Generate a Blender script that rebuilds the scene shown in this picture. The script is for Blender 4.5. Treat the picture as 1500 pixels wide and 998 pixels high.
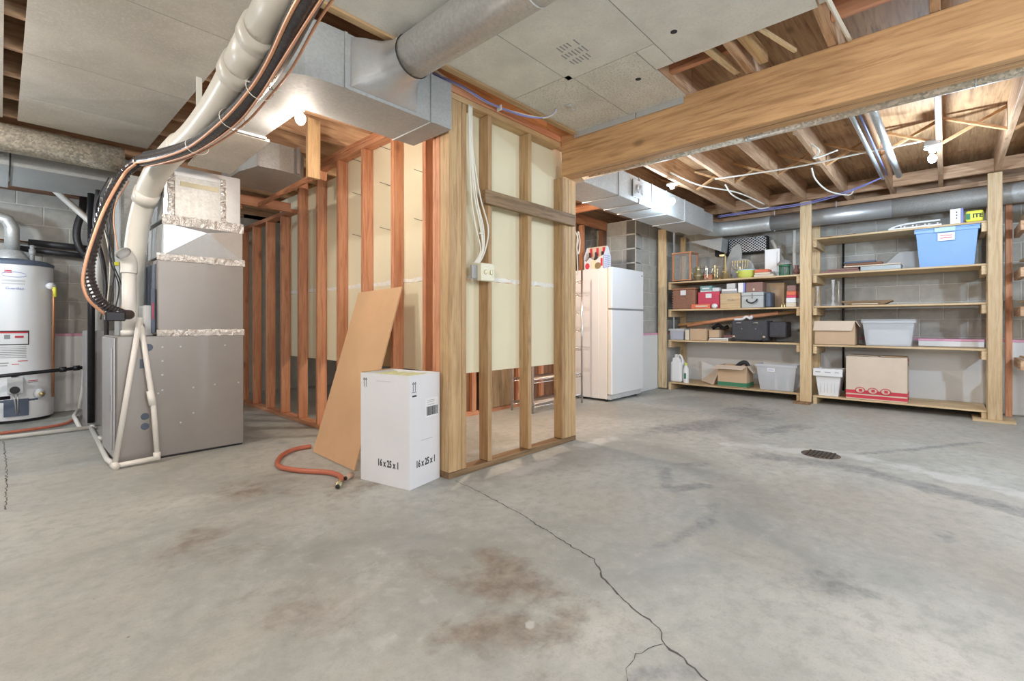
import bpy, bmesh, math, random
import numpy as np
from mathutils import Vector, Matrix, Euler
for o in list(bpy.data.objects): bpy.data.objects.remove(o)
SC = bpy.context.scene; COL = SC.collection
R_ = random.Random(7)
pi = math.pi

# ------------------------------------------------------------------ camera, world, exposure
YAW = math.atan2(635, 690)
cd = bpy.data.cameras.new('camera'); cam = bpy.data.objects.new('camera', cd); COL.objects.link(cam)
cd.sensor_width = 36; cd.lens = 690/1500*36; cd.shift_y = -25/1500; cd.clip_start = .02
cam.location = (0, 0, .97); cam.rotation_euler = (pi/2, 0, YAW-pi/2)
SC.camera = cam
w = bpy.data.worlds.new('world'); SC.world = w; w.use_nodes = True
w.node_tree.nodes['Background'].inputs[0].default_value = (.8, .85, .9, 1)
w.node_tree.nodes['Background'].inputs[1].default_value = .3
SC.view_settings.view_transform = 'Standard'; SC.view_settings.look = 'None'
SC.view_settings.gamma = 1; SC.view_settings.use_curve_mapping = False
SC.view_settings.exposure = .1

# ------------------------------------------------------------------ materials
def newmat(name):
    m = bpy.data.materials.new(name); m.use_nodes = True
    nt = m.node_tree; b = nt.nodes['Principled BSDF']
    return m, nt, b
def node(nt, t, **kw):
    n = nt.nodes.new(t)
    for k, v in kw.items():
        if k in n.inputs: n.inputs[k].default_value = v
        else: setattr(n, k, v)
    return n
def coords(nt, scale=(1, 1, 1), rnd=True):
    tc = node(nt, 'ShaderNodeTexCoord'); mp = node(nt, 'ShaderNodeMapping'); mp.inputs['Scale'].default_value = scale
    if rnd:
        oi = node(nt, 'ShaderNodeObjectInfo'); ad = node(nt, 'ShaderNodeVectorMath', operation='ADD')
        ml = node(nt, 'ShaderNodeVectorMath', operation='SCALE'); ml.inputs['Scale'].default_value = 37.
        cb = node(nt, 'ShaderNodeCombineXYZ')
        for i in range(3): nt.links.new(oi.outputs['Random'], cb.inputs[i])
        nt.links.new(cb.outputs[0], ml.inputs[0]); nt.links.new(tc.outputs['Object'], ad.inputs[0]); nt.links.new(ml.outputs[0], ad.inputs[1])
        nt.links.new(ad.outputs[0], mp.inputs[0])
    else: nt.links.new(tc.outputs['Object'], mp.inputs[0])
    return mp.outputs[0]
def noise(nt, vec, scale, detail=4, rough=.6, dist=0):
    n = node(nt, 'ShaderNodeTexNoise'); n.inputs['Scale'].default_value = scale; n.inputs['Detail'].default_value = detail
    n.inputs['Roughness'].default_value = rough; n.inputs['Distortion'].default_value = dist
    nt.links.new(vec, n.inputs['Vector']); return n.outputs['Fac']
def ramp(nt, fac, stops):
    r = node(nt, 'ShaderNodeValToRGB'); e = r.color_ramp.elements
    while len(e) < len(stops): e.new(.5)
    for i, (p, c) in enumerate(stops):
        e[i].position = p; e[i].color = (*c, 1) if len(c) == 3 else c
    nt.links.new(fac, r.inputs[0]); return r.outputs[0]
def mix(nt, fac, a, b, mode='MIX'):
    m = node(nt, 'ShaderNodeMix', data_type='RGBA', blend_type=mode)
    for sock, v in ((m.inputs[0], fac), (m.inputs[6], a), (m.inputs[7], b)):
        if isinstance(v, (int, float)): sock.default_value = v
        elif isinstance(v, tuple): sock.default_value = (*v, 1) if len(v) == 3 else v
        else: nt.links.new(v, sock)
    return m.outputs[2]
def bump(nt, b, h, strength=.2, dist=.01):
    n = node(nt, 'ShaderNodeBump'); n.inputs['Strength'].default_value = strength; n.inputs['Distance'].default_value = dist
    nt.links.new(h, n.inputs['Height']); nt.links.new(n.outputs[0], b.inputs['Normal'])
def sc(c, k): return tuple(min(1, x*k) for x in c)
def mid(a, b, t): return tuple(x+(y-x)*t for x, y in zip(a, b))
def plain(name, c, rough=.5, metal=0, var=.08, scale=6, spec=.5, bmp=0, bscale=80, trans=0, ior=1.45, alpha=1):
    m, nt, b = newmat(name); v = coords(nt)
    f = noise(nt, v, scale, 5)
    nt.links.new(ramp(nt, f, [(.3, sc(c, 1-var)), (.7, sc(c, 1+var))]), b.inputs['Base Color'])
    b.inputs['Roughness'].default_value = rough; b.inputs['Metallic'].default_value = metal
    b.inputs['Specular IOR Level'].default_value = spec
    if bmp: bump(nt, b, noise(nt, v, bscale, 3), bmp, .004)
    if trans: b.inputs['Transmission Weight'].default_value = trans; b.inputs['IOR'].default_value = ior
    return m
def wood(name, c1, c2, axis='z', knot=.6, rough=.6, stain=None):
    m, nt, b = newmat(name)
    s = {'x': (.06, 1, 1), 'y': (1, .06, 1), 'z': (1, 1, .06)}[axis]
    v = coords(nt, s)
    g = noise(nt, v, 45, 6, .65, .6)
    base = ramp(nt, g, [(.34, sc(c2, .9)), (.42, mid(c1, c2, .6)), (.54, c1), (.72, sc(c1, 1.1))])
    s2 = {'x': (.25, 1, 1), 'y': (1, .25, 1), 'z': (1, 1, .25)}[axis]
    v2 = coords(nt, s2)
    p = noise(nt, v2, 7, 4, .55, 1.2)
    base = mix(nt, ramp(nt, p, [(.45, (0, 0, 0)), (.70, (.5, .5, .5))]), base, c2)
    vo = node(nt, 'ShaderNodeTexVoronoi'); vo.inputs['Scale'].default_value = 4.5
    s3 = {'x': (.5, 1, 1), 'y': (1, .5, 1), 'z': (1, 1, .5)}[axis]
    nt.links.new(coords(nt, s3), vo.inputs['Vector'])
    k = ramp(nt, vo.outputs['Distance'], [(.05, (knot, knot, knot)), (.13, (0, 0, 0))])
    base = mix(nt, k, base, sc(c2, .45))
    oi = node(nt, 'ShaderNodeObjectInfo')
    br = ramp(nt, oi.outputs['Random'], [(0, (.74, .70, .68)), (1, (1.0, 1.0, 1.0))])
    base = mix(nt, 1., base, br, 'MULTIPLY')
    nt.links.new(base, b.inputs['Base Color']); b.inputs['Roughness'].default_value = rough
    bump(nt, b, g, .15, .003)
    return m
def galv(name, c, scale=40, contrast=.2, metal=.4, rough=.42):
    m, nt, b = newmat(name); v = coords(nt)
    vo = node(nt, 'ShaderNodeTexVoronoi'); vo.inputs['Scale'].default_value = scale; nt.links.new(v, vo.inputs['Vector'])
    s = node(nt, 'ShaderNodeSeparateColor'); nt.links.new(vo.outputs['Color'], s.inputs[0])
    col = ramp(nt, s.outputs[0], [(0, sc(c, 1-contrast)), (1, sc(c, 1+contrast))])
    n2 = noise(nt, v, 3, 4)
    col = mix(nt, ramp(nt, n2, [(.35, (0, 0, 0)), (.7, (.35, .35, .35))]), col, sc(c, .75))
    nt.links.new(col, b.inputs['Base Color']); b.inputs['Metallic'].default_value = metal
    nt.links.new(ramp(nt, s.outputs[1], [(0, (rough-.02,)*3), (1, (rough+.05,)*3)]), b.inputs['Roughness'])
    bump(nt, b, n2, .1, .01)
    return m
def sheetmat(name, c, fleck, amt=.5, metal=.2):
    m, nt, b = newmat(name); v = coords(nt)
    f = noise(nt, v, 85, 3, .7, .3); g = noise(nt, v, 4, 5)
    col = ramp(nt, g, [(.3, sc(c, .88)), (.7, sc(c, 1.1))])
    col = mix(nt, ramp(nt, f, [(.5, (0, 0, 0)), (.66, (amt,)*3)]), col, fleck)
    nt.links.new(col, b.inputs['Base Color']); b.inputs['Roughness'].default_value = .5; b.inputs['Metallic'].default_value = metal
    return m
def foil(name):
    m, nt, b = newmat(name); v = coords(nt)
    n = noise(nt, v, 55, 4, .6, 1.)
    b.inputs['Base Color'].default_value = (.72, .71, .7, 1); b.inputs['Metallic'].default_value = 1; b.inputs['Roughness'].default_value = .3
    bump(nt, b, n, .8, .012); return m
def glassy(name, c, alpha, rough=.15):
    m, nt, b = newmat(name)
    b.inputs['Base Color'].default_value = (*c, 1); b.inputs['Roughness'].default_value = rough; b.inputs['Alpha'].default_value = alpha
    return m
def emis(name, c, s):
    m, nt, b = newmat(name); b.inputs['Emission Color'].default_value = (*c, 1); b.inputs['Emission Strength'].default_value = s
    b.inputs['Base Color'].default_value = (1, 1, 1, 1); return m

M_ = {}
for ax in 'xyz':
    M_['pine_'+ax] = wood('yellow pine '+ax, (.62, .43, .23), (.44, .27, .13), ax)
    M_['fir_'+ax] = wood('red fir '+ax, (.72, .36, .20), (.52, .20, .10), ax)
    M_['pale_'+ax] = wood('pale pine '+ax, (.78, .61, .38), (.60, .42, .22), ax, .5)
    M_['joist_'+ax] = wood('joist fir '+ax, (.66, .44, .28), (.42, .24, .13), ax)
    M_['beam_'+ax] = wood('beam fir '+ax, (.68, .41, .20), (.46, .25, .11), ax, .7)
    M_['dark_'+ax] = wood('dark wood '+ax, (.30, .15, .08), (.16, .07, .04), ax, .2)
    M_['old_'+ax] = wood('weathered plate '+ax, (.36, .24, .13), (.19, .12, .06), ax, .3)
M_['ply'] = wood('plywood subfloor', (.60, .38, .20), (.36, .20, .10), 'x', .5)
M_['galv'] = galv('galvanised duct', (.56, .57, .56), 85, .10)
M_['galv_dull'] = galv('dull galvanised duct', (.42, .43, .43), 95, .08, .2, .58)
M_['spangle'] = galv('spangled round duct', (.68, .62, .52), 75, .35, .35, .38)
M_['bright'] = galv('bright galvanised', (.62, .64, .66), 120, .03, .6, .34)
M_['sheetL'] = sheetmat('speckled return panel', (.60, .56, .50), (.80, .76, .70), .5)
M_['sheetR'] = sheetmat('smooth ceiling sheet', (.72, .71, .66), (.52, .52, .50), .35, .15)
M_['sheetS'] = sheetmat('speckled ceiling sheet', (.70, .68, .62), (.33, .32, .30), .7, .15)
M_['foil'] = foil('foil tape')
M_['steel'] = plain('painted furnace steel', (.34, .32, .305), .38, .55, .04, 3)
M_['steel_lt'] = plain('furnace door steel', (.52, .52, .55), .4, .5, .04, 3)
M_['pvc'] = plain('white pvc', (.80, .78, .74), .35, 0, .03, 5)
M_['pvc_cream'] = plain('cream pvc', (.76, .73, .66), .35, 0, .03, 5)
M_['black'] = plain('black rubber', (.035, .035, .04), .45, 0, .2, 20)
M_['blackm'] = plain('black iron', (.03, .03, .035), .4, .5, .2, 20)
M_['corr'] = plain('black corrugated sleeve', (.04, .035, .04), .22, 0, .3, 30, .8, .6, 40)
M_['copper'] = plain('copper', (.72, .36, .20), .35, .9, .08, 10)
M_['copper_dull'] = plain('orange copper tubing', (.74, .40, .25), .45, .4, .08, 10)
M_['white'] = plain('white enamel', (.82, .84, .87), .3, 0, .02, 3)
M_['fridge'] = plain('white refrigerator', (.84, .84, .85), .35, 0, .015, 2)
M_['seal'] = plain('yellowed gasket', (.78, .72, .52), .6)
M_['cream'] = plain('cream drywall', (.80, .74, .55), .85, 0, .03, 2)
M_['paper'] = plain('torn drywall edge', (.86, .85, .80), .9, 0, .1, 30, .3, .6, 60)
M_['grey_plastic'] = plain('grey plastic', (.40, .41, .42), .5)
M_['ltgrey'] = plain('light grey box', (.62, .63, .64), .6, 0, .05)
M_['blue_gray'] = plain('blue grey cover', (.10, .13, .19), .5)
M_['red'] = plain('red print', (.62, .05, .08), .6)
M_['orange_red'] = plain('orange red box', (.75, .18, .10), .6, 0, .1)
M_['crimson'] = plain('crimson box', (.62, .07, .13), .6, 0, .1)
M_['green'] = plain('green print', (.05, .22, .12), .6)
M_['teal'] = plain('teal box', (.20, .38, .38), .6)
M_['yellow'] = plain('yellow', (.80, .80, .08), .5)
M_['lime'] = plain('yellow green enamel', (.66, .72, .16), .3)
M_['ink'] = plain('black ink', (.03, .03, .035), .7)
M_['greyink'] = plain('grey ink', (.30, .30, .31), .7)
M_['carton'] = plain('brown cardboard', (.58, .42, .28), .85, 0, .05, 5)
M_['carton_lt'] = plain('pale cardboard', (.68, .57, .46), .85, 0, .05, 5)
M_['hard'] = plain('hardboard sheet', (.66, .42, .24), .75, 0, .06, 3)
M_['carton_w'] = plain('white carton', (.74, .75, .79), .8, 0, .02, 3)
M_['cut'] = plain('cardboard edge', (.50, .34, .20), .9)
M_['filter'] = plain('filter media', (.72, .74, .46), .9, 0, .1, 50, .2, .8, 90)
M_['block'] = plain('concrete block', (.46, .45, .42), .95, 0, .12, 9, .2, .6, 60)
M_['mortar'] = plain('mortar', (.62, .61, .57), .95, 0, .08, 20, .2, .5, 60)
M_['foam'] = plain('white foam board', (.78, .79, .80), .6, 0, .02, 3)
M_['pink'] = plain('pink foil edge', (.78, .40, .56), .5, 0, .1, 10)
M_['tan'] = plain('tan panel', (.50, .34, .25), .8, 0, .06, 3)
M_['bluetote'] = plain('blue plastic tote', (.22, .40, .72), .4, 0, .04, 3)
M_['bluelid'] = plain('pale blue plastic', (.42, .62, .85), .4, 0, .04, 3)
M_['clear'] = glassy('clear plastic', (.76, .79, .84), .42, .3)
M_['clear2'] = glassy('thin clear plastic', (.85, .87, .9), .3, .2)
M_['glass'] = glassy('glass', (.8, .9, .92), .13, .05)
M_['brass'] = plain('brass', (.70, .56, .28), .3, .85, .1, 20)
M_['brassold'] = plain('aged brass', (.52, .48, .30), .35, .8, .15, 20)
M_['silver'] = plain('silver plate', (.75, .74, .72), .25, .9, .1, 20)
M_['chrome'] = plain('chrome wire', (.68, .66, .66), .25, .9, .05, 20)
M_['wicker'] = plain('woven wicker', (.36, .18, .11), .8, 0, .25, 60, .3, 1, 60)
M_['case'] = plain('grey metal case', (.42, .47, .50), .45, .3, .06)
M_['suit'] = plain('black suitcase fabric', (.06, .06, .07), .75, 0, .15, 40)
M_['maroon'] = plain('brown box', (.28, .16, .14), .6)
M_['book'] = plain('buff book', (.72, .64, .52), .7)
M_['hose'] = plain('red rubber hose', (.48, .14, .08), .45, 0, .08, 20)
M_['cable'] = plain('white cable', (.78, .76, .68), .5, 0, .03)
M_['cable_blue'] = plain('blue cable', (.25, .28, .62), .45, 0, .05)
M_['cream_pl'] = plain('cream switch plate', (.80, .78, .62), .4, 0, .02)
M_['porcelain'] = plain('porcelain', (.85, .85, .82), .25)
M_['crack'] = plain('crack', (.10, .10, .095), .95)
M_['rust'] = plain('rusty drain', (.12, .09, .07), .7, .3, .3, 60)
M_['mesh'] = plain('mesh steel', (.62, .65, .68), .35, .8)
M_['darkbag'] = plain('dark duct', (.02, .022, .026), .8)
M_['purple'] = plain('blue violet print', (.25, .28, .60), .6)
M_['bulb_w'] = emis('cold bulb', (.85, .93, 1), 40)
M_['bulb_y'] = emis('warm bulb', (1, .9, .75), 40)

# floor concrete: colour from noise plus stain fields stored in a colour attribute
def floormat():
    m, nt, b = newmat('concrete floor'); v = coords(nt, rnd=False)
    a = noise(nt, v, .9, 8, .62, .6); f = noise(nt, v, 14, 8, .7); ff = noise(nt, v, 120, 4, .7)
    c = ramp(nt, a, [(.36, (.30, .31, .29)), (.48, (.40, .41, .385)), (.56, (.45, .46, .43)), (.66, (.53, .53, .50))])
    hue = noise(nt, v, .55, 5, .6, 1.)
    c = mix(nt, ramp(nt, hue, [(.45, (0, 0, 0)), (.62, (.55,)*3)]), c, (.46, .42, .36))
    c = mix(nt, ramp(nt, f, [(.38, (.5,)*3), (.52, (0, 0, 0))]), c, (.30, .305, .285))
    c = mix(nt, ramp(nt, f, [(.56, (0, 0, 0)), (.70, (.35,)*3)]), c, (.60, .60, .57))
    c = mix(nt, ramp(nt, ff, [(.3, (.4,)*3), (.48, (0, 0, 0))]), c, (.26, .27, .25))
    at = node(nt, 'ShaderNodeAttribute', attribute_name='stain'); s = node(nt, 'ShaderNodeSeparateColor'); nt.links.new(at.outputs['Color'], s.inputs[0])
    n2 = noise(nt, v, 5, 9, .68, .5)
    def field(sock, lo, hi, top):
        ad = node(nt, 'ShaderNodeMath', operation='ADD'); nt.links.new(sock, ad.inputs[0])
        sb = node(nt, 'ShaderNodeMath', operation='MULTIPLY_ADD'); nt.links.new(n2, sb.inputs[0]); sb.inputs[1].default_value = 1.4; sb.inputs[2].default_value = -.7
        nt.links.new(sb.outputs[0], ad.inputs[1])
        return ramp(nt, ad.outputs[0], [(lo, (0, 0, 0)), (hi, (top,)*3)])
    c = mix(nt, field(s.outputs[0], .36, .70, .8), c, mix(nt, ramp(nt, f, [(.4, (0, 0, 0)), (.6, (1, 1, 1))]), (.19, .15, .12), (.30, .255, .21)))
    c = mix(nt, field(s.outputs[1], .38, .68, .7), c, mix(nt, ramp(nt, f, [(.4, (0, 0, 0)), (.6, (1, 1, 1))]), (.18, .185, .19), (.29, .295, .30)))
    c = mix(nt, field(s.outputs[2], .40, .65, .6), c, (.62, .63, .62))
    vo = node(nt, 'ShaderNodeTexVoronoi'); vo.inputs['Scale'].default_value = 5.; nt.links.new(v, vo.inputs['Vector'])
    c = mix(nt, ramp(nt, vo.outputs['Distance'], [(.012, (.7,)*3), (.03, (0, 0, 0))]), c, (.12, .11, .10))
    nt.links.new(c, b.inputs['Base Color'])
    nt.links.new(ramp(nt, a, [(.3, (.42,)*3), (.7, (.6,)*3)]), b.inputs['Roughness'])
    b.inputs['Specular IOR Level'].default_value = .45
    bump(nt, b, f, .12, .01)
    return m
M_['floor'] = floormat()

# ------------------------------------------------------------------ mesh builder
WL = {}          # world location of every object
class M:
    def __init__(s, T=None): s.v = []; s.f = []; s.sm = []; s.T = T
    def add(s, vs, fs, smooth=False):
        o = len(s.v)
        for p in vs:
            p = Vector(p)
            if s.T is not None: p = s.T @ p
            s.v.append(p)
        for f in fs: s.f.append([i+o for i in f]); s.sm.append(smooth)
        return s
    def box(s, x0, x1, y0, y1, z0, z1, b=0):
        if x0 > x1: x0, x1 = x1, x0
        if y0 > y1: y0, y1 = y1, y0
        if b <= 0:
            return s.add([(x, y, z) for z in (z0, z1) for x, y in ((x0, y0), (x1, y0), (x1, y1), (x0, y1))],
                         [(3, 2, 1, 0), (4, 5, 6, 7), (0, 1, 5, 4), (1, 2, 6, 5), (2, 3, 7, 6), (3, 0, 4, 7)])
        bm = bmesh.new(); r = bmesh.ops.create_cube(bm, size=1)
        for v in bm.verts: v.co = Vector(((x0+x1)/2+v.co.x*(x1-x0), (y0+y1)/2+v.co.y*(y1-y0), (z0+z1)/2+v.co.z*(z1-z0)))
        bmesh.ops.bevel(bm, geom=bm.edges[:], offset=b, segments=2 if b > .008 else 1, profile=.5, affect='EDGES')
        bm.verts.index_update()
        s.add([v.co.copy() for v in bm.verts], [[v.index for v in f.verts] for f in bm.faces]); bm.free(); return s
    def obox(s, a, c, w, h, up=(0, 0, 1)):   # box bar from a to c, width w (sideways), height h (up)
        a = Vector(a); c = Vector(c); d = (c-a).normalized(); u = Vector(up); sd = d.cross(u).normalized(); u = sd.cross(d).normalized()
        vs = [p+sd*i*w/2+u*j*h/2 for p in (a, c) for i, j in ((-1, -1), (1, -1), (1, 1), (-1, 1))]
        return s.add(vs, [(0, 1, 2, 3), (7, 6, 5, 4), (4, 5, 1, 0), (5, 6, 2, 1), (6, 7, 3, 2), (7, 4, 0, 3)])
    def prism(s, pts, a0, a1, axis='z', smooth=False):
        f = {'z': lambda p, a: (p[0], p[1], a), 'x': lambda p, a: (a, p[0], p[1]), 'y': lambda p, a: (p[0], a, p[1])}[axis]
        n = len(pts); s.add([f(p, a0) for p in pts], [list(range(n))[::-1]]); s.add([f(p, a1) for p in pts], [list(range(n))])
        vs = [f(p, a0) for p in pts]+[f(p, a1) for p in pts]
        return s.add(vs, [(i, (i+1) % n, n+(i+1) % n, n+i) for i in range(n)], smooth)
    def tube(s, pts, r, seg=12, smooth=True, caps=True, sub=0, closed=False):
        P = [Vector(p) for p in pts]; rr = r if isinstance(r, (list, tuple)) else [r]*len(P)
        if sub and len(P) > 2:
            Q = []; q = []
            n = len(P)
            for i in range(n-1):
                p0 = P[max(i-1, 0)]; p1 = P[i]; p2 = P[i+1]; p3 = P[min(i+2, n-1)]
                for k in range(sub):
                    t = k/sub; Q.append(.5*((2*p1)+(-p0+p2)*t+(2*p0-5*p1+4*p2-p3)*t*t+(-p0+3*p1-3*p2+p3)*t**3)); q.append(rr[i]+(rr[i+1]-rr[i])*t)
            Q.append(P[-1]); q.append(rr[-1]); P = Q; rr = q
        n = len(P); vs = []; up = None
        for i in range(n):
            d = (P[(i+1) % n]-P[i-1]) if closed else (P[min(i+1, n-1)]-P[max(i-1, 0)])
            if d.length < 1e-9: d = Vector((0, 0, 1))
            d.normalize()
            if up is None: up = d.orthogonal().normalized()
            up = (up-d*up.dot(d)); up = up.normalized() if up.length > 1e-6 else d.orthogonal().normalized()
            sd = d.cross(up)
            for k in range(seg):
                a = 2*pi*k/seg; vs.append(P[i]+(up*math.cos(a)+sd*math.sin(a))*rr[i])
        fs = []
        for i in range(n if closed else n-1):
            j = (i+1) % n
            for k in range(seg): l = (k+1) % seg; fs.append((i*seg+k, i*seg+l, j*seg+l, j*seg+k))
        s.add(vs, fs, smooth)
        if caps and not closed:
            s.add(vs[:seg], [list(range(seg))[::-1]]); s.add(vs[-seg:], [list(range(seg))])
        return s
    def lathe(s, prof, cx, cy, cz=0, seg=24, a0=0, a1=2*pi, squash=1):
        full = abs(a1-a0-2*pi) < 1e-6; m = seg if full else seg+1; vs = []
        for r, z in prof:
            for k in range(m):
                a = a0+(a1-a0)*k/seg; vs.append((cx+r*math.cos(a), cy+r*math.sin(a)*squash, cz+z))
        fs = []
        for i in range(len(prof)-1):
            for k in range(seg):
                l = (k+1) % m if full else k+1; fs.append((i*m+k, i*m+l, (i+1)*m+l, (i+1)*m+k))
        return s.add(vs, fs, True)
    def sphere(s, c, r, seg=12, sx=1, sy=1, sz=1):
        n = seg//2; return s.add([(c[0]+sx*r*math.sin(pi*i/n)*math.cos(2*pi*k/seg), c[1]+sy*r*math.sin(pi*i/n)*math.sin(2*pi*k/seg), c[2]-sz*r*math.cos(pi*i/n)) for i in range(n+1) for k in range(seg)],
                 [(i*seg+k, i*seg+(k+1) % seg, (i+1)*seg+(k+1) % seg, (i+1)*seg+k) for i in range(n) for k in range(seg)], True)
    def build(s, name, mat, parent=None, label=None, cat=None, group=None, kind=None, origin=None):
        if origin is None:
            xs = [v.x for v in s.v]; ys = [v.y for v in s.v]; zs = [v.z for v in s.v]
            origin = Vector(((min(xs)+max(xs))/2, (min(ys)+max(ys))/2, min(zs)))
        o_ = Vector(origin)
        me = bpy.data.meshes.new(name); me.from_pydata([v-o_ for v in s.v], [], s.f); me.update()
        me.polygons.foreach_set('use_smooth', s.sm)
        if any(s.sm): me.set_sharp_from_angle(angle=.7)
        bm = bmesh.new(); bm.from_mesh(me); bmesh.ops.remove_doubles(bm, verts=bm.verts, dist=1e-5); bmesh.ops.dissolve_degenerate(bm, edges=bm.edges, dist=1e-6); bmesh.ops.recalc_face_normals(bm, faces=bm.faces); bm.to_mesh(me); bm.free()
        me.materials.append(M_[mat] if isinstance(mat, str) else mat)
        ob = bpy.data.objects.new(name, me); COL.objects.link(ob); WL[ob.name] = o_.copy()
        if parent is not None: ob.parent = parent; ob.location = o_-WL[parent.name]
        else: ob.location = o_
        if label: ob['label'] = label
        if cat: ob['category'] = cat
        if group: ob['group'] = group
        if kind: ob['kind'] = kind
        return ob
def thing(name, label, cat, loc, group=None):
    o = bpy.data.objects.new(name, None); COL.objects.link(o); o.empty_display_size = .1; o.location = loc; WL[o.name] = Vector(loc)
    o['label'] = label; o['category'] = cat
    if group: o['group'] = group
    return o
def structure(name, loc=(0, 0, 0), label=None):
    o = bpy.data.objects.new(name, None); COL.objects.link(o); o.location = loc; WL[o.name] = Vector(loc); o['kind'] = 'structure'
    if label: o['label'] = label
    return o
def piece(src, loc, name=None, parent=None):
    o = src.copy(); COL.objects.link(o); pr = parent or src.parent
    if pr is not None: o.parent = pr
    o.location = Vector(loc)-(WL[pr.name] if pr is not None else Vector()); WL[o.name] = Vector(loc)
    for ch in list(src.children):
        c = ch.copy(); COL.objects.link(c); c.parent = o; WL[c.name] = Vector(loc)+ch.location
    return o
def text(parent, s, size, loc, xdir, ydir, mat='ink', name='lettering', align='CENTER', cyl=None, bold=0, cond=1):
    cu = bpy.data.curves.new(name, 'FONT'); cu.body = s; cu.size = size; cu.align_x = align; cu.align_y = 'CENTER'; cu.extrude = .0006; cu.resolution_u = 2; cu.offset = bold
    t = bpy.data.objects.new('tmp', cu); COL.objects.link(t); bpy.context.view_layer.update()
    me0 = bpy.data.meshes.new_from_object(t.evaluated_get(bpy.context.evaluated_depsgraph_get()))
    bpy.data.objects.remove(t)
    x = Vector(xdir).normalized(); y = Vector(ydir).normalized(); z = x.cross(y); m = M()
    vs = []
    for v in me0.vertices:
        if cyl:   # wrap on a vertical cylinder (cx, cy, r, angle at centre)
            cx, cy, r, a0 = cyl; a = a0+v.co.x/r; rr = r+.0012+v.co.z
            vs.append((cx+rr*math.cos(a), cy+rr*math.sin(a), loc[2]+v.co.y))
        else: vs.append(Vector(loc)+x*v.co.x*cond+y*v.co.y+z*(v.co.z+.0008))
    m.add(vs, [list(p.vertices) for p in me0.polygons]); bpy.data.meshes.remove(me0)
    return m.build(name, mat, parent)
def cylpatch(cx, cy, r, a0, a1, z0, z1, n=12):
    m = M(); vs = []
    for i in range(n+1):
        a = a0+(a1-a0)*i/n
        for rr in (r-.002, r+.001):
            for z in (z0, z1): vs.append((cx+rr*math.cos(a), cy+rr*math.sin(a), z))
    fs = []
    for i in range(n):
        b = i*4; c = b+4; fs += [(b+2, b+3, c+3, c+2), (b, c, c+1, b+1), (b+1, c+1, c+3, b+3), (b, b+2, c+2, c)]
    return m.add(vs, fs)

# ------------------------------------------------------------------ lights (bare bulbs of the basement, plus added fill lamps)
def lamp(x, y, z, power, color, label, group=None, mat='bulb_w', base_z=None, boxy=False):
    t = thing('ceiling_light', label, 'light', (x, y, z), group)
    bz = base_z or z+.1
    M().lathe([(0, 0), (.055, 0), (.055, -.012), (.03, -.022), (.022, -.05), (0, -.05)], x, y, bz, 20).build('lamp_holder', 'porcelain', t)
    M().sphere((x, y, z), .03, 14, 1, 1, 1.25).build('bulb', mat, t)
    if boxy: M().box(x-.05, x+.05, y-.05, y+.05, bz, bz+.04).build('junction_box', 'grey_plastic', t)
    l = bpy.data.lights.new('bulb_light', 'POINT'); l.energy = power; l.color = color; l.shadow_soft_size = .05
    lo = bpy.data.objects.new('bulb_light', l); COL.objects.link(lo); lo.location = (0, 0, -.1); lo.parent = t
COLD = (.66, .83, 1.); WARM = (1., .80, .60); NEUT = (1., .96, .9)
lamp(1.222, 2.852, 2.20, 17, (1, .86, .74), 'round glowing bulb under the joists by the hanging wood post', mat='bulb_y', base_z=2.30, boxy=True)
lamp(4.66, 2.06, 2.22, 34, COLD, 'glowing bulb in white holder in front of the rectangular duct', base_z=2.40)
lamp(5.24, .08, 2.34, 42, COLD, 'glowing bulb in white holder under the joists over the shelves', base_z=2.44, boxy=True)
lamp(3.3, 3.0, 2.30, 75, (1, .84, .66), 'bare bulb inside the framed closet, behind the drywall', mat='bulb_y', base_z=2.44)
lamp(.3, -1.9, 2.33, 70, (.95, .97, 1), 'added fill bulb on the open ceiling behind the viewer', base_z=2.44)  # unseen bulb added as general fill from behind the camera
def filllamp(x, y, z, power, color, label):  # unseen fill lamp, added to brighten upright surfaces and ceiling
    t = thing('fill_lamp', label, 'lamp', (x, y, 0), 'added fill lamps on stands behind the viewer')
    M().tube([(x, y, .0), (x, y, z-.06)], .014, 10).lathe([(0, 0), (.2, 0), (.2, .02), (0, .02)], x, y, 0, 20).build('stand', 'blackm', t)
    M().sphere((x, y, z), .045, 14).build('bulb', 'bulb_w', t)
    l = bpy.data.lights.new('fill_light', 'POINT'); l.energy = power; l.color = color; l.shadow_soft_size = .25
    lo = bpy.data.objects.new('fill_light', l); COL.objects.link(lo); lo.location = (0, 0, z+.35); lo.parent = t
filllamp(-1.2, -.6, 1.35, 120, NEUT, 'added fill lamp on a stand behind the viewer on the left')
filllamp(.9, -1.7, 1.35, 125, (.84, .93, 1), 'added fill lamp on a stand behind the viewer on the right')
lamp(-.95, 3.6, 2.33, 75, (1, .93, .86), 'bare bulb on the ceiling left of the furnace aisle', base_z=2.44)
lamp(-.75, 6.0, 2.0, 42, (.78, .90, 1), 'bare bulb left of the water heater', base_z=2.44)
lamp(4.2, -1.5, 1.95, 110, COLD, 'added fill bulb on the ceiling right of the shelf room', base_z=2.44)  # unseen bulb added to raise the cool light in the shelf room

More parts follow.
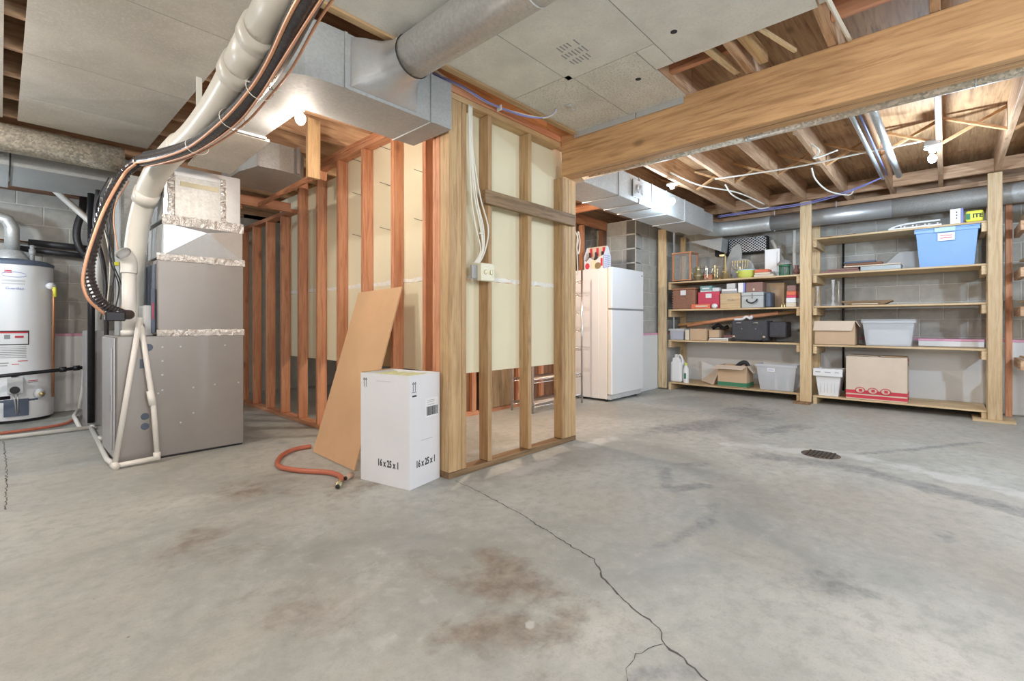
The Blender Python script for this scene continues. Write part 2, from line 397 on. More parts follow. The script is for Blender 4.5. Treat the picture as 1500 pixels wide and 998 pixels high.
# ------------------------------------------------------------------ floor
def floor():
    x0, x1, y0, y1, st = -.2, 7.4, -1.3, 7.3, .03
    nx = int((x1-x0)/st); ny = int((y1-y0)/st)
    X, Y = np.meshgrid(np.linspace(x0, x1, nx+1), np.linspace(y0, y1, ny+1))
    co = np.stack([X.ravel(), Y.ravel(), np.zeros(X.size)], 1)
    idx = np.arange((nx+1)*(ny+1)).reshape(ny+1, nx+1)
    q = np.stack([idx[:-1, :-1], idx[:-1, 1:], idx[1:, 1:], idx[1:, :-1]], -1).reshape(-1, 4)
    me = bpy.data.meshes.new('floor')
    extra = [(-3.2, -3.2, 0), (7.4, -3.2, 0), (7.4, -1.3, 0), (-3.2, -1.3, 0), (-3.2, 7.3, 0), (-.2, 7.3, 0), (-.2, -1.3, 0)]
    n0 = len(co); co = np.vstack([co, np.array(extra)])
    faces = [list(map(int, f)) for f in q]+[[n0, n0+1, n0+2, n0+3], [n0+3, n0+6, n0+5, n0+4]]
    me.from_pydata(co.tolist(), [], faces); me.update()
    S = np.zeros((len(co), 4), np.float32); S[:, 3] = 1; px, py = co[:, 0], co[:, 1]
    def ell(ch, cx, cy, rx, ry, rot=0, k=1.):
        c, s = math.cos(rot), math.sin(rot); dx, dy = px-cx, py-cy
        u = (dx*c+dy*s)/rx; v = (-dx*s+dy*c)/ry; d = np.sqrt(u*u+v*v)
        S[:, ch] = np.maximum(S[:, ch], k*np.clip(1.15-d*.75, 0, 1))
    def line(ch, pts, wd, k=1.):
        for (ax, ay), (bx, by) in zip(pts[:-1], pts[1:]):
            L = (bx-ax)**2+(by-ay)**2; t = np.clip(((px-ax)*(bx-ax)+(py-ay)*(by-ay))/L, 0, 1)
            d = np.hypot(px-ax-t*(bx-ax), py-ay-t*(by-ay)); S[:, ch] = np.maximum(S[:, ch], k*np.clip(1.15-d/wd*.75, 0, 1))
    ell(0, 1.30, 1.20, .17, .24, .5, .9); ell(0, 1.05, 1.02, .16, .3, .7, .62); ell(0, 1.38, 1.42, .09, .1, 0, .8); ell(0, .75, 1.6, .25, .4, .4, .5)
    ell(0, 1.5, 2.6, .35, .25, .3, .52); ell(0, 1.0, 3.0, .5, .4, 0, .5); ell(0, .6, 2.4, .3, .5, 0, .48)
    ell(1, 4.4, 1.75, .9, .25, -.35, .78); ell(1, 4.9, 1.1, .6, .16, -.3, .72); ell(1, 5.6, 1.6, .7, .5, 0, .62)
    line(1, [(3.0, 1.38), (2.65, 1.2), (2.85, 1.05)], .07, .75); ell(1, 3.2, 1.3, .2, .06, -.7, .8)
    line(1, [(3.75, 1.0), (3.9, .5), (3.55, -.3), (3.3, -.9)], .14, .74); line(1, [(4.1, .6), (4.9, .1), (5.4, -.2)], .05, .7)
    line(1, [(2.6, .9), (2.3, .85), (1.95, .9)], .07, .6); line(1, [(1.3, .52), (1.2, .62), (1.1, .62)], .04, .62)
    ell(1, 2.9, .0, .12, .1, 0, .6); ell(1, 2.1, .35, .2, .35, .4, .55)
    line(2, [(3.95, 1.25), (4.25, .5), (3.95, -.3), (3.6, -.9)], .16, .62); ell(2, 1.16, .98, .025, .02, 0, .95)
    ell(2, 3.3, 2.1, .5, .12, 0, .7); ell(2, 2.4, 2.05, .5, .1, 0, .66); ell(2, .9, 1.6, .4, .4, .6, .45)
    ell(2, 1.02, 1.335, .055, .055, 0, .62); ell(2, .80, 1.26, .09, .07, 0, .58); ell(0, 1.2, .9, .3, .12, .3, .6); ell(0, 1.15, 1.55, .12, .2, 0, .55)
    at = me.color_attributes.new('stain', 'FLOAT_COLOR', 'POINT'); at.data.foreach_set('color', S.ravel())
    me.materials.append(M_['floor']); o = bpy.data.objects.new('floor', me); COL.objects.link(o); o['kind'] = 'structure'; WL['floor'] = Vector()
    return o
FL = floor()
def crack(pts, w0, w1, seed):
    rr = random.Random(seed); P = []
    for (a, b) in zip(pts[:-1], pts[1:]):
        n = max(2, int(math.dist(a, b)/.022))
        for k in range(n):
            t = k/n; P.append((a[0]+(b[0]-a[0])*t+rr.uniform(-.006, .006), a[1]+(b[1]-a[1])*t+rr.uniform(-.006, .006)))
    P.append(pts[-1]); vs = []; fs = []
    for i, p in enumerate(P):
        q = P[min(i+1, len(P)-1)]; o = P[max(i-1, 0)]; d = Vector((q[0]-o[0], q[1]-o[1])).normalized(); t = i/len(P)
        w_ = (w0+(w1-w0)*t)*rr.uniform(.4, 1.3); nrm = Vector((-d.y, d.x))*w_/2
        vs += [(p[0]+nrm.x, p[1]+nrm.y, .0008), (p[0]-nrm.x, p[1]-nrm.y, .0008)]
        if i: fs.append((2*i-2, 2*i-1, 2*i+1, 2*i))
    M().add(vs, fs).build('crack', 'crack', FL)
crack([(1.90, 2.22), (1.868, 1.987), (1.795, 1.605), (1.704, 1.276), (1.651, 1.062), (1.546, .949), (1.46, .789), (1.421, .672), (1.355, .626), (1.337, .56), (1.297, .477), (1.25, .40)], .004, .0075, 3)
crack([(1.355, .626), (1.257, .668), (1.19, .66), (1.147, .63)], .003, .002, 5)
crack([(.02, 5.7), (.03, 4.6), (.02, 3.6)], .006, .006, 9)
d_ = thing('floor_drain', 'small round rusty drain grate set in the concrete floor', 'drain', (4.11, .68, 0))
M().lathe([(0, .003), (.11, .003), (.125, 0)], 4.11, .68, 0, 28).build('grate_plate', 'rust', d_)
g = M()
for i in range(-3, 4): g.box(4.11-.09, 4.11+.09, .68+i*.026-.006, .68+i*.026+.006, .003, .007)
g.build('grate_bars', 'blackm', d_)

# ------------------------------------------------------------------ walls
def blockwall(name, axis, c, face, a0, a1, z0, z1, thick=.2, first=0):
    # axis 'x': plane x=c, blocks run along y ; face = sign of the visible side
    s = structure(name, (c if axis == 'x' else (a0+a1)/2, c if axis == 'y' else (a0+a1)/2, 0))
    k = .006*face
    def bb(p0, p1, q0, q1, r0, r1, m):
        return m.box(p0, p1, q0, q1, r0, r1) if axis == 'x' else m.box(q0, q1, p0, p1, r0, r1)
    m = M(); bb(c-k, c-face*thick, a0, a1, 0, 2.44, m); m.build('mortar_bed', 'mortar', s)
    rows = int(round((z1-z0)/.203)); L = .406; cache = {}
    for r in range(rows):
        zb = z0+r*.203; off = (L/2 if (r+first) % 2 else 0); a = a0-off
        while a < a1-.02:
            u0 = max(a, a0)+.005; u1 = min(a+L, a1)-.005; a += L
            if u1-u0 < .04: continue
            key = round(u1-u0, 3); loc = Vector((c, (u0+u1)/2, zb+.005)) if axis == 'x' else Vector(((u0+u1)/2, c, zb+.005))
            if key in cache: piece(cache[key], loc)
            else:
                m = M(); h = (u1-u0)/2
                x0_, x1_ = (-.03*face, 0) if face > 0 else (0, .03)
                if axis == 'x': m.box(min(x0_, x1_), max(x0_, x1_), -h, h, 0, .193, .004)
                else: m.box(-h, h, min(x0_, x1_), max(x0_, x1_), 0, .193, .004)
                m.T = None
                o = m.build('concrete_block', 'block', s, origin=(0, 0, 0)); o.location = loc-WL[s.name]; WL[o.name] = loc; cache[key] = o
    return s
blockwall('wall_back', 'x', 7.30, -1, -1.2, 3.19, .61, 2.44)
blockwall('wall_left', 'y', 7.20, -1, -.9, 2.3, .81, 2.44)
blockwall('wall_jog', 'y', 3.20, -1, 6.05, 7.29, .61, 2.44, .15)
blockwall('wall_pilaster', 'x', 6.05, -1, 3.206, 4.4, .61, 2.44, .15, 1)
for nm, bx in (('wall_front', (-3.4, -3.2, -3.2, 7.5)), ('wall_right', (-3.2, 7.5, -3.4, -3.2))):
    M().box(*bx, 0, 2.72).build(nm, 'block', kind='structure')
M().box(-3.2, -.9, 7.2, 7.4, 0, 2.72).build('wall_left_far', 'block', kind='structure')
M().box(7.3, 7.5, -3.2, -1.2, 0, 2.72).build('wall_back_right', 'block', kind='structure')
M().box(2.3, 6.2, 7.2, 7.4, 0, 2.72).build('wall_left_closet', 'block', kind='structure')
# insulation boards on the lower walls
def foamboard(name, label, x0, x1, y0, y1, z1, white='foam', edge='pink', z0=0.003):
    t = thing(name, label, 'panel', ((x0+x1)/2, (y0+y1)/2, z0))
    M().box(x0, x1, y0, y1, z0, z1-.03, .003).build('board', white, t)
    M().box(x0-.003, x1+.003, y0-.003, y1+.003, z1-.03, z1, .003).build('edge_wrap', edge, t)
    return t
foamboard('insulation_board', 'white insulation board with pink top edge between refrigerator and shelves', 6.06, 7.26, 3.155, 3.19, .83)
foamboard('insulation_board', 'long white insulation board with pink top edge along the wall behind the shelves', 7.245, 7.285, -1.1, 3.05, .80)
foamboard('insulation_board', 'white insulation board with pink top edge on the wall beside the water heater', .34, .64, 7.13, 7.16, .86)

# ------------------------------------------------------------------ ceiling: subfloor, joists, bridging
CE = structure('ceiling', (2, 2, 2.45))
pl = None
for i in range(5):
    for j in range(5):
        x = -3.2+i*2.44; y = -3.2+j*2.14
        x1 = min(x+2.436, 7.5); y1 = min(y+2.136, 7.5)
        M().box(x, x1, y, y1, 2.71, 2.73).build('subfloor_panel', 'ply', CE)
jo = M().box(3.16, 7.28, -.019, .019, 2.47, 2.709, .002).build('joist', 'joist_x', CE, origin=(3.16, 0, 2.47))
jo2 = M().box(-3.18, 3.155, -.019, .019, 2.47, 2.709, .002).build('joist', 'joist_x', CE, origin=(-3.18, 0, 2.47))
JY = [.451+.413*k for k in range(-8, 17)]
first = True
for y in JY:
    for src, x in ((jo, 3.16), (jo2, -3.18)):
        if first: src.location = Vector((x, y, 2.47))-WL['ceiling']
        else: piece(src, (x, y, 2.47))
    first = False
M().box(7.0, 7.04, -1.2, 3.1, 2.42, 2.47).build('sill_plate', 'joist_y', CE)
br = None
for k, y in enumerate(JY[:-1]):
    if not (-1.0 < y < 2.6): continue
    for (xc, z0, z1) in ((5.32, 2.49, 2.68), (5.37, 2.68, 2.49)):
        M().obox((xc, y+.02, z0), (xc, y+.393, z1), .038, .018, (0, 0, 1)).build('bridging_brace', 'beam_y', CE)
for k, y in enumerate(JY[:-1]):
    if -1.2 < y < 2.2: M().box(6.72, 6.76, y+.02, y+.393, 2.49, 2.62).build('joist_block', 'joist_y', CE)
# joist blocks over the corridor and behind the beam
for (x, y) in ((1.62, JY[14]), (2.86, JY[7]), (2.80, JY[9])): M().box(x, x+.038, y+.02, y+.392, 2.52, 2.705).build('joist_block', 'fir_y', CE)
for bx_ in ((7.30, 7.34, -3.2, 7.5), (-3.3, -3.22, -3.2, 7.5)): M().box(*bx_, 2.445, 2.708).build('rim_joist', 'joist_y', CE)
for by_ in ((7.2, 7.24), (-3.3, -3.22)): M().box(-3.2, 7.28, *by_, 2.445, 2.708).build('rim_joist', 'joist_x', CE)
# panned return panels on the left, cross broken
def crosspanel(x0, x1, y0, y1, z, mat='sheetL', dz=.012):
    cx, cy = (x0+x1)/2, (y0+y1)/2
    vs = [(x0, y0, z), (x1, y0, z), (x1, y1, z), (x0, y1, z), (cx, cy, z-dz), (x0, y0, z+.012), (x1, y0, z+.012), (x1, y1, z+.012), (x0, y1, z+.012)]
    M().add(vs, [(1, 0, 4), (2, 1, 4), (3, 2, 4), (0, 3, 4), (5, 6, 7, 8), (0, 1, 6, 5), (1, 2, 7, 6), (2, 3, 8, 7), (3, 0, 5, 8)]).build('ceiling_panel', mat, CE)
for y0, y1 in ((.6, 1.35), (1.355, 2.345), (2.35, 2.76), (2.765, 3.705), (3.71, 4.44), (4.445, 4.99)):
    crosspanel(.085, .845, y0, y1, 2.453)
for y0, y1 in ((2.0, 3.3), (3.305, 4.15), (4.155, 4.99)): crosspanel(-1.2, .012, y0, y1, 2.453)
# ceiling sheets over the main room
SH = [('sheetR', .87, 1.715, 1.20, 2.13), ('sheetR', 1.72, 2.30, 1.70, 2.13), ('sheetS', 2.305, 3.034, 1.66, 2.13), ('sheetR', 1.72, 2.35, 1.14, 1.695),
      ('sheetS', 2.355, 3.034, 1.25, 1.655), ('sheetR', 1.86, 2.60, .44, 1.135), ('sheetR', .87, 1.855, .30, 1.135), ('sheetR', 2.355, 2.60, 1.14, 1.245)]
for m_, x0, x1, y0, y1 in SH: M().box(x0, x1, y0, y1, 2.455, 2.467).build('ceiling_panel', m_, CE)
M().box(1.2, 2.58, -.9, .43, 2.455, 2.467).build('ceiling_panel', 'sheetR', CE)
for y0, y1 in ((1.262, 1.60), (1.606, 2.13)): M().box(3.028, 3.036, y0, y1, 2.415, 2.454).build('panel_flange', 'bright', CE)
M().box(.87, 3.03, 2.10, 2.14, 2.44, 2.454).build('edge_batten', 'pine_x', CE)
for x, y in ((2.321, 1.017), (2.624, 1.373)): M().lathe([(0, -.004), (.012, -.004), (.017, -.002), (.017, .001)], x, y, 2.455, 14).build('knockout_plug', 'ink', CE)
# stamped print on the ceiling sheet (illegible small rows)
g = M()
for i in range(7):
    for j in range(3):
        if (i, j) in ((0, 0), (6, 2), (5, 0)): continue
        g.box(2.03+j*.075, 2.03+j*.075+R_.uniform(.04, .065), 1.56-i*.022, 1.56-i*.022+.007, 2.4535, 2.455)
g.build('stamp_print', 'greyink', CE)
t = thing('ceiling_bracket', 'small bright clip screwed to the speckled ceiling sheet near the beam', 'bracket', (2.62, 1.884, 2.44))
M().box(2.60, 2.64, 1.86, 1.90, 2.440, 2.455, .003).tube([(2.64, 1.88, 2.44), (2.67, 1.87, 2.43), (2.66, 1.85, 2.44)], .004, 6, sub=3).build('clip', 'bright', t)

# ------------------------------------------------------------------ big beam
bt = thing('ceiling_beam', 'massive golden fir beam running under the joists at right', 'beam', (3.115, -.5, 2.15))
M().box(3.04, 3.187, -3.1, 2.262, 2.15, 2.467, .004).build('timber', 'beam_y', bt)
M().box(3.10, 3.104, -3.1, 2.1, 2.148, 2.1495).build('glue_joint', 'old_y', bt)

# ------------------------------------------------------------------ partition wall with studs (right) and long stud wall (left)
WP = structure('wall_partition', (2.56, 2.31, 0))
PY0, PY1 = 2.266, 2.355
def stud(x0, x1, y0, y1, z0, z1, mat, parent, name='stud'): return M().box(x0, x1, y0, y1, z0, z1, .0025).build(name, mat, parent)
stud(1.885, 3.25, PY0, PY1, .0, .038, 'old_x', WP, 'bottom_plate')
stud(1.885, 3.038, PY0, PY1, 2.379, 2.417, 'pine_x', WP, 'top_plate'); stud(1.885, 3.038, PY0, PY1, 2.42, 2.468, 'fir_x', WP, 'top_plate')
for x0, x1 in ((1.885, 1.990), (1.993, 2.031), (2.225, 2.263), (2.640, 2.678)):
    stud(x0, x1, PY0, PY1, .04, 2.377, 'pine_z', WP)
for x0, x1 in ((3.063, 3.100), (3.103, 3.141), (3.144, 3.182), (3.185, 3.247)):
    stud(x0, x1, PY0, PY1, .04, 2.148, 'pine_z', WP)
dw = structure('wall_drywall', (2.56, 2.36, .6))
for (z0, z1) in ((.637, 1.262), (1.29, 2.40)):
    M().box(2.085, 3.20, 2.358, 2.370, z0, z1).build('drywall_sheet', 'cream', dw)
g = M(); vs = []
n = 40
for i in range(n+1):
    x = 2.085+i*(3.20-2.085)/n; vs += [(x, 2.3575, 1.266+R_.uniform(-.006, .004)), (x, 2.3575, 1.292+R_.uniform(-.004, .008)), (x, 2.369, 1.266), (x, 2.369, 1.29)]
fs = []
for i in range(n): b = i*4; c = b+4; fs += [(b, c, c+1, b+1), (b+2, b+3, c+3, c+2), (b+1, c+1, c+3, b+3), (b, b+2, c+2, c)]
g.add(vs, fs).build('torn_seam', 'paper', dw)
# rail board across the partition
rb = M().box(2.165, 3.19, 2.227, 2.264, 1.765, 1.858, .003).build('rail_board', 'old_x', label='rough brown board nailed across the partition studs', cat='board')
# long wall
WLg = structure('wall_long', (2.03, 4.4, 0))
LX0, LX1 = 1.98, 2.069
M().box(LX0, LX1, 2.56, 7.1, 0, .038, .002).build('bottom_plate', 'fir_y', WLg)
M().box(LX0-.07, LX0-.0, 2.36, 2.55, 0.0, .038).build('bottom_plate', 'old_y', WLg)
for k, y in enumerate((2.63, 3.02, 3.45, 3.86, 4.255, 4.655)):
    stud(LX0, LX1, y, y+.038, .04, 2.385, 'fir_z', WLg)
for y in (5.075, 5.47, 5.88, 6.29, 6.7): stud(LX0, LX1, y, y+.038, .04, 2.09, 'fir_z', WLg)
M().box(LX0, LX1, 3.02, 4.85, 2.387, 2.425, .002).build('top_plate', 'fir_y', WLg)
M().box(LX0, LX1, 3.02, 4.85, 2.427, 2.465, .002).build('top_plate', 'fir_y', WLg)
M().box(LX0, LX1, 4.87, 7.1, 2.092, 2.13, .002).build('top_plate', 'fir_y', WLg)
# corner studs at the partition end
for x0, x1, y0, y1 in ((1.885, 1.974, 2.358, 2.396), (1.89, 1.974, 2.40, 2.437), (1.985, 2.07, 2.50, 2.54)): stud(x0, x1, y0, y1, .04, 2.15 if x0 > 1.98 else 2.46, 'fir_z', WLg)
dl = structure('wall_drywall_long', (2.08, 3.6, .6))
for y0, y1 in ((2.42, 4.0), (4.005, 5.35)):
    for (z0, z1) in ((.63, 1.275), (1.30, 2.30 if y0 > 4 else 2.44)):
        M().box(2.072, 2.084, y0, y1, z0, z1).build('drywall_sheet', 'cream', dl)
g = M(); vs = []
for i in range(n+1):
    y = 2.43+i*(5.35-2.43)/n; vs += [(2.071, y, 1.277+R_.uniform(-.008, .004)), (2.071, y, 1.302+R_.uniform(-.004, .012)), (2.083, y, 1.277), (2.083, y, 1.30)]
g.add(vs, fs).build('torn_seam', 'paper', dl)
# nails through the drywall
g = M()
for y in (2.75, 3.2, 3.62):
    for z in (1.7, 2.05, 2.33): g.tube([(2.0, y+.04, z+.02), (2.071, y, z)], .002, 5)
g.build('nails', 'blackm', dl, kind='stuff')
# closet back wall: studs, panelling, floor rail
WC = structure('wall_closet_back', (4.2, 3.7, 0))
M().box(2.9, 4.95, 3.66, 3.70, 0, .04).build('bottom_plate', 'fir_x', WC)
for x in (3.10, 3.36, 3.95, 4.08, 4.50, 4.80, 5.0): stud(x, x+.06, 3.66, 3.70, .042, 2.3, 'fir_z', WC)
for x0, x1 in ((2.9, 3.45), (3.455, 3.90), (3.905, 4.6), (4.605, 5.35)): M().box(x0, x1, 3.705, 3.72, .0, 2.44).build('wood_panel', 'dark_z', WC)
M().box(3.45, 3.93, 3.64, 3.655, .05, 1.2).build('wood_panel', 'old_z', WC)
M().box(2.5, 5.0, 3.60, 3.64, 2.33, 2.46).build('header', 'fir_x', WC)
WA = structure('wall_alcove', (5.6, 4.0, 0))
M().box(5.355, 6.04, 4.30, 4.34, 0, 2.44).build('wood_panel', 'dark_z', WA)
M().box(5.05, 6.04, 3.66, 3.70, 2.33, 2.46).build('header', 'fir_x', WA)
M().box(5.40, 5.46, 3.66, 3.72, .04, 2.32).build('stud', 'fir_z', WA)
M().box(5.90, 6.02, 3.66, 3.72, .04, 2.32).build('stud', 'dark_z', WA)
for x in (4.35, 4.9): M().box(x, x+.04, 2.75, 3.60, 2.36, 2.455).build('ceiling_blocking', 'fir_y', WC)
# corridor: header, hanging post, batten
M().box(1.3, 1.975, 4.83, 4.868, 2.085, 2.175, .002).build('corridor_header', 'fir_x', label='horizontal orange header board across the end of the stud corridor', cat='board')
M().box(1.512, 1.604, 3.40, 3.438, 2.035, 2.468, .002).build('hanging_post', 'pine_z', label='short pale post hanging from the joists beside the round bulb', cat='post')
M().obox((1.56, 3.46, 2.05), (1.67, 4.81, 2.10), .022, .038).build('diagonal_batten', 'fir_y', label='thin slanting wood batten from the hanging post to the corridor header', cat='batten')
M().obox((1.53, 4.86, 2.07), (1.32, 5.6, 1.86), .02, .04).build('corner_brace', 'fir_x', label='slanting wood brace behind the furnace plenum', cat='brace')
M().box(1.60, 1.638, 6.9, 6.99, 0, 2.09).build('corridor_stud', 'fir_z', label='dark orange stud at the far end of the corridor', cat='stud')

# ------------------------------------------------------------------ ducts
def arc(cx, cy, r, a0, a1, n): return [(cx+r*math.cos(a0+(a1-a0)*i/n), cy+r*math.sin(a0+(a1-a0)*i/n)) for i in range(n+1)]
td = thing('supply_trunk_duct', 'grey metal trunk duct curving from the furnace plenum toward the partition', 'duct', (1.2, 2.9, 2.15))
poly = [(1.86, 2.212), (1.86, 2.60), (1.13, 2.60), (1.13, 3.93), (.93, 3.93), (.93, 2.75), (.905, 2.55), (.875, 2.45), (.862, 2.38), (.875, 2.32), (.92, 2.272), (.98, 2.238), (1.06, 2.219), (1.17, 2.212)]
M().prism(poly, 2.15, 2.43).build('duct_body', 'galv_dull', td)
M().box(1.165, 1.180, 2.204, 2.211, 2.15, 2.43).build('seam', 'galv_dull', td)
M().box(1.70, 1.712, 2.206, 2.606, 2.142, 2.149).box(1.70, 1.712, 2.204, 2.211, 2.142, 2.43).build('seam', 'galv_dull', td)
M().box(.925, 1.14, 3.16, 3.185, 2.135, 2.149).build('seam', 'galv_dull', td)
# low speckled boot in front of plenum
pb = M().prism([(3.19, 2.149), (3.95, 2.105), (3.95, 2.09), (3.19, 2.134)], .90, 1.17, 'x').build('plenum_pan', 'sheetL', td)
rd = thing('round_duct', 'fat round metal duct branching from the trunk duct toward the ceiling sheet', 'duct', (1.43, 1.4, 2.22))
M().tube([(1.43, 2.11, 2.335), (1.43, -.9, 2.335)], .105, 28).build('pipe', 'galv', rd)
vs = []; NS = 32
for t_, (yy) in ((0, 2.210), (.35, 2.17), (.7, 2.12), (1, 2.06), (1.02, 2.0)):
    for k in range(NS):
        a = 2*pi*k/NS; c_, s_ = math.cos(a), math.sin(a); q = 1/max(abs(c_), abs(s_))
        rx, rz = 1.40+c_*q*.20, 2.293+s_*q*.125; qx, qz = 1.43+c_*.109, 2.335+s_*.109
        u = min(1, t_); u = u*u*(3-2*u); vs.append((rx+(qx-rx)*u, yy, rz+(qz-rz)*u))
M().add(vs, [(i*NS+k, i*NS+(k+1) % NS, (i+1)*NS+(k+1) % NS, (i+1)*NS+k) for i in range(4) for k in range(NS)], True).build('takeoff_boot', 'bright', rd)
for y in (1.2, .2): M(Matrix.Translation((1.43, y, 2.335))@Matrix.Rotation(pi/2, 4, 'X')).lathe([(.106, 0), (.109, .005), (.106, .01)], 0, 0, 0, 28).build('crimp_ring', 'galv', rd)
# right rectangular duct
rdu = thing('rectangular_duct', 'long rectangular metal duct under the joists above the refrigerator', 'duct', (4.7, 2.4, 2.15))
edges = [3.30, 3.86, 4.25, 4.52, 4.86, 5.35, 5.95]
for a, b in zip(edges[:-1], edges[1:]): M().box(a+.002, b-.002, 2.215, 2.61, 2.152, 2.40, .004).build('duct_section', 'galv', rdu)
M().box(5.952, 6.35, 2.25, 2.58, 2.17, 2.40, .004).build('duct_section', 'galv', rdu)
for a in edges[1:-1]: M().box(a-.006, a+.006, 2.208, 2.213, 2.148, 2.40).box(a-.006, a+.006, 2.213, 2.613, 2.145, 2.15).build('seam', 'bright', rdu)
M().box(4.10, 4.32, 2.196, 2.207, 2.19, 2.36, .004).build('patch_plate', 'bright', rdu)
M().tube([(4.14, 2.19, 2.22), (4.17, 2.188, 2.31), (4.20, 2.19, 2.24), (4.24, 2.188, 2.32), (4.28, 2.19, 2.23)], .005, 6, sub=4).build('sealant_bead', 'foil', rdu)
fd = thing('far_round_duct', 'horizontal round metal duct along the block wall above the shelves', 'duct', (6.9, 1, 2.2))
M().tube([(6.35, 2.42, 2.28), (6.55, 2.42, 2.285), (6.80, 2.36, 2.29), (6.94, 2.1, 2.30), (6.94, 1.7, 2.30)], .10, 24, sub=5).build('elbow', 'galv', fd)
M().tube([(6.94, 1.70, 2.30), (6.94, .45, 2.29)], .10, 24).build('pipe', 'bright', fd)
M().tube([(6.94, .45, 2.29), (6.94, -3.1, 2.28)], .103, 24).build('pipe', 'galv', fd)
for x in (6.42, 6.52): M(Matrix.Translation((x, 2.42, 2.283))@Matrix.Rotation(pi/2, 4, 'Y')).lathe([(.101, 0), (.105, .006), (.101, .012)], 0, 0, 0, 24).build('crimp_ring', 'bright', fd)
M().box(6.935, 6.945, .98, .99, 2.19, 2.47).box(6.935, 6.945, 1.66, 1.67, 2.19, 2.47).build('hanger_strap', 'bright', fd)
# small spangled pipe beside the beam
bp = thing('beam_side_duct', 'slim speckled galvanised pipe running alongside the big beam', 'duct', (3.27, 0, 2.12))
M().tube([(3.27, 2.20, 2.215), (3.27, .95, 2.205)], .055, 20).build('pipe', 'spangle', bp); M().tube([(3.27, .95, 2.205), (3.27, -3.1, 2.19)], .058, 20).build('pipe', 'spangle', bp)
for y in (.94, -.1): M(Matrix.Translation((3.27, y, 2.204))@Matrix.Rotation(pi/2, 4, 'X')).lathe([(.058, 0), (.063, .008), (.058, .016)], 0, 0, 0, 20).build('crimp_ring', 'galv_dull', bp)
# left round duct and ducts behind it
M().tube([(-2.2, 5.10, 2.34), (.70, 5.10, 2.34)], .104, 28).build('left_round_duct', 'spangle', label='shiny mottled round duct under the ceiling panels at far left', cat='duct')
ld = thing('low_rectangular_duct', 'dull grey rectangular duct behind the mottled round duct at left', 'duct', (0, 5.9, 2.19))
M().box(-2.2, .05, 5.36, 6.25, 2.2, 2.44, .004).build('duct_section', 'galv_dull', ld); M().box(.055, .78, 5.40, 6.20, 2.21, 2.44, .004).build('duct_section', 'galv_dull', ld)
M().box(-2.2, .02, 5.34, 5.357, 2.27, 2.275).build('seam', 'bright', ld)
# elbow duct over the corridor
e2 = thing('corridor_elbow_duct', 'pale galvanised elbow duct over the corridor right of the plenum', 'duct', (1.6, 4.4, 2.235))
M().prism([(1.40, 4.06), (1.56, 4.04), (1.68, 4.05), (1.76, 4.10), (1.82, 4.18), (1.85, 4.3), (1.86, 4.78), (1.345, 4.78), (1.345, 4.32)], 2.235, 2.45).build('duct_body', 'galv', e2)
M().box(1.393, 1.408, 4.045, 4.06, 2.235, 2.45).build('seam', 'bright', e2)
M().box(1.70, 1.72, 4.030, 4.045, 2.24, 2.46).build('hanger_strap', 'bright', e2)
# return drop behind furnace
rr = thing('return_drop_duct', 'tall grey return duct standing behind the furnace', 'duct', (.56, 5.2, 0))
M().box(.66, .79, 4.92, 5.22, .0, 2.19, .004).build('riser', 'galv', rr); M().box(.648, .658, 4.90, 4.915, .0, 2.19).build('corner_seam', 'bright', rr)
rb2 = thing('return_boot', 'low grey sheet metal boot with flue riser left of the furnace', 'duct', (.67, 6.0, 0))
M().box(.545, .80, 5.92, 6.22, 0, .90, .004).build('boot_body', 'steel_lt', rb2); M().tube([(.66, 6.05, .901), (.66, 6.05, 2.19)], .05, 16).build('riser_pipe', 'pvc', rb2)

# ------------------------------------------------------------------ furnace
fu = thing('furnace', 'tall grey forced air furnace cabinet with foil taped joints', 'furnace', (.93, 4.4, 0))
M().box(.535, 1.325, 4.145, 4.72, .012, .882, .006).build('cabinet', 'steel', fu)
M().box(.548, 1.315, 4.155, 4.70, 0, .011).build('base_pan', 'blackm', fu)
fdoor = M().box(.522, .534, 4.17, 4.69, .05, .87, .003).build('front_door', 'steel_lt', fu, label='light grey louvred door panel')
M().box(.512, .521, 4.20, 4.235, .36, .48, .002).box(.512, .521, 4.21, 4.225, .10, .80, .002).build('door_latch', 'steel_lt', fdoor)
M().box(.762, 1.325, 4.148, 4.70, .905, 1.43, .006).build('coil_box', 'steel', fu)
M().box(.756, .7615, 4.20, 4.68, .93, 1.40).build('coil_door', 'blue_gray', fu)
vs = [(.80, 4.156, 1.47), (1.318, 4.156, 1.47), (1.318, 4.156, 1.70), (.80, 4.156, 1.70), (1.06, 4.118, 1.655)]
M().add([(x, 4.157, z) for x, y, z in vs[:4]]+[vs[4]]+[(x, 4.68, z) for x, y, z in vs[:4]], [(0, 1, 4), (1, 2, 4), (2, 3, 4), (3, 0, 4), (8, 7, 6, 5), (1, 0, 5, 6), (2, 1, 6, 7), (3, 2, 7, 8), (0, 3, 8, 5)]).build('transition_box', 'bright', fu)
M().box(.80, 1.305, 4.158, 4.68, 1.735, 2.13, .004).build('plenum', 'bright', fu)
M().box(.865, 1.175, 4.150, 4.157, 1.76, 2.06, .002).build('plenum_patch', 'galv', fu)
M().box(.90, 1.15, 4.146, 4.1495, 1.985, 2.02).build('tape_strip', 'seal', fu)
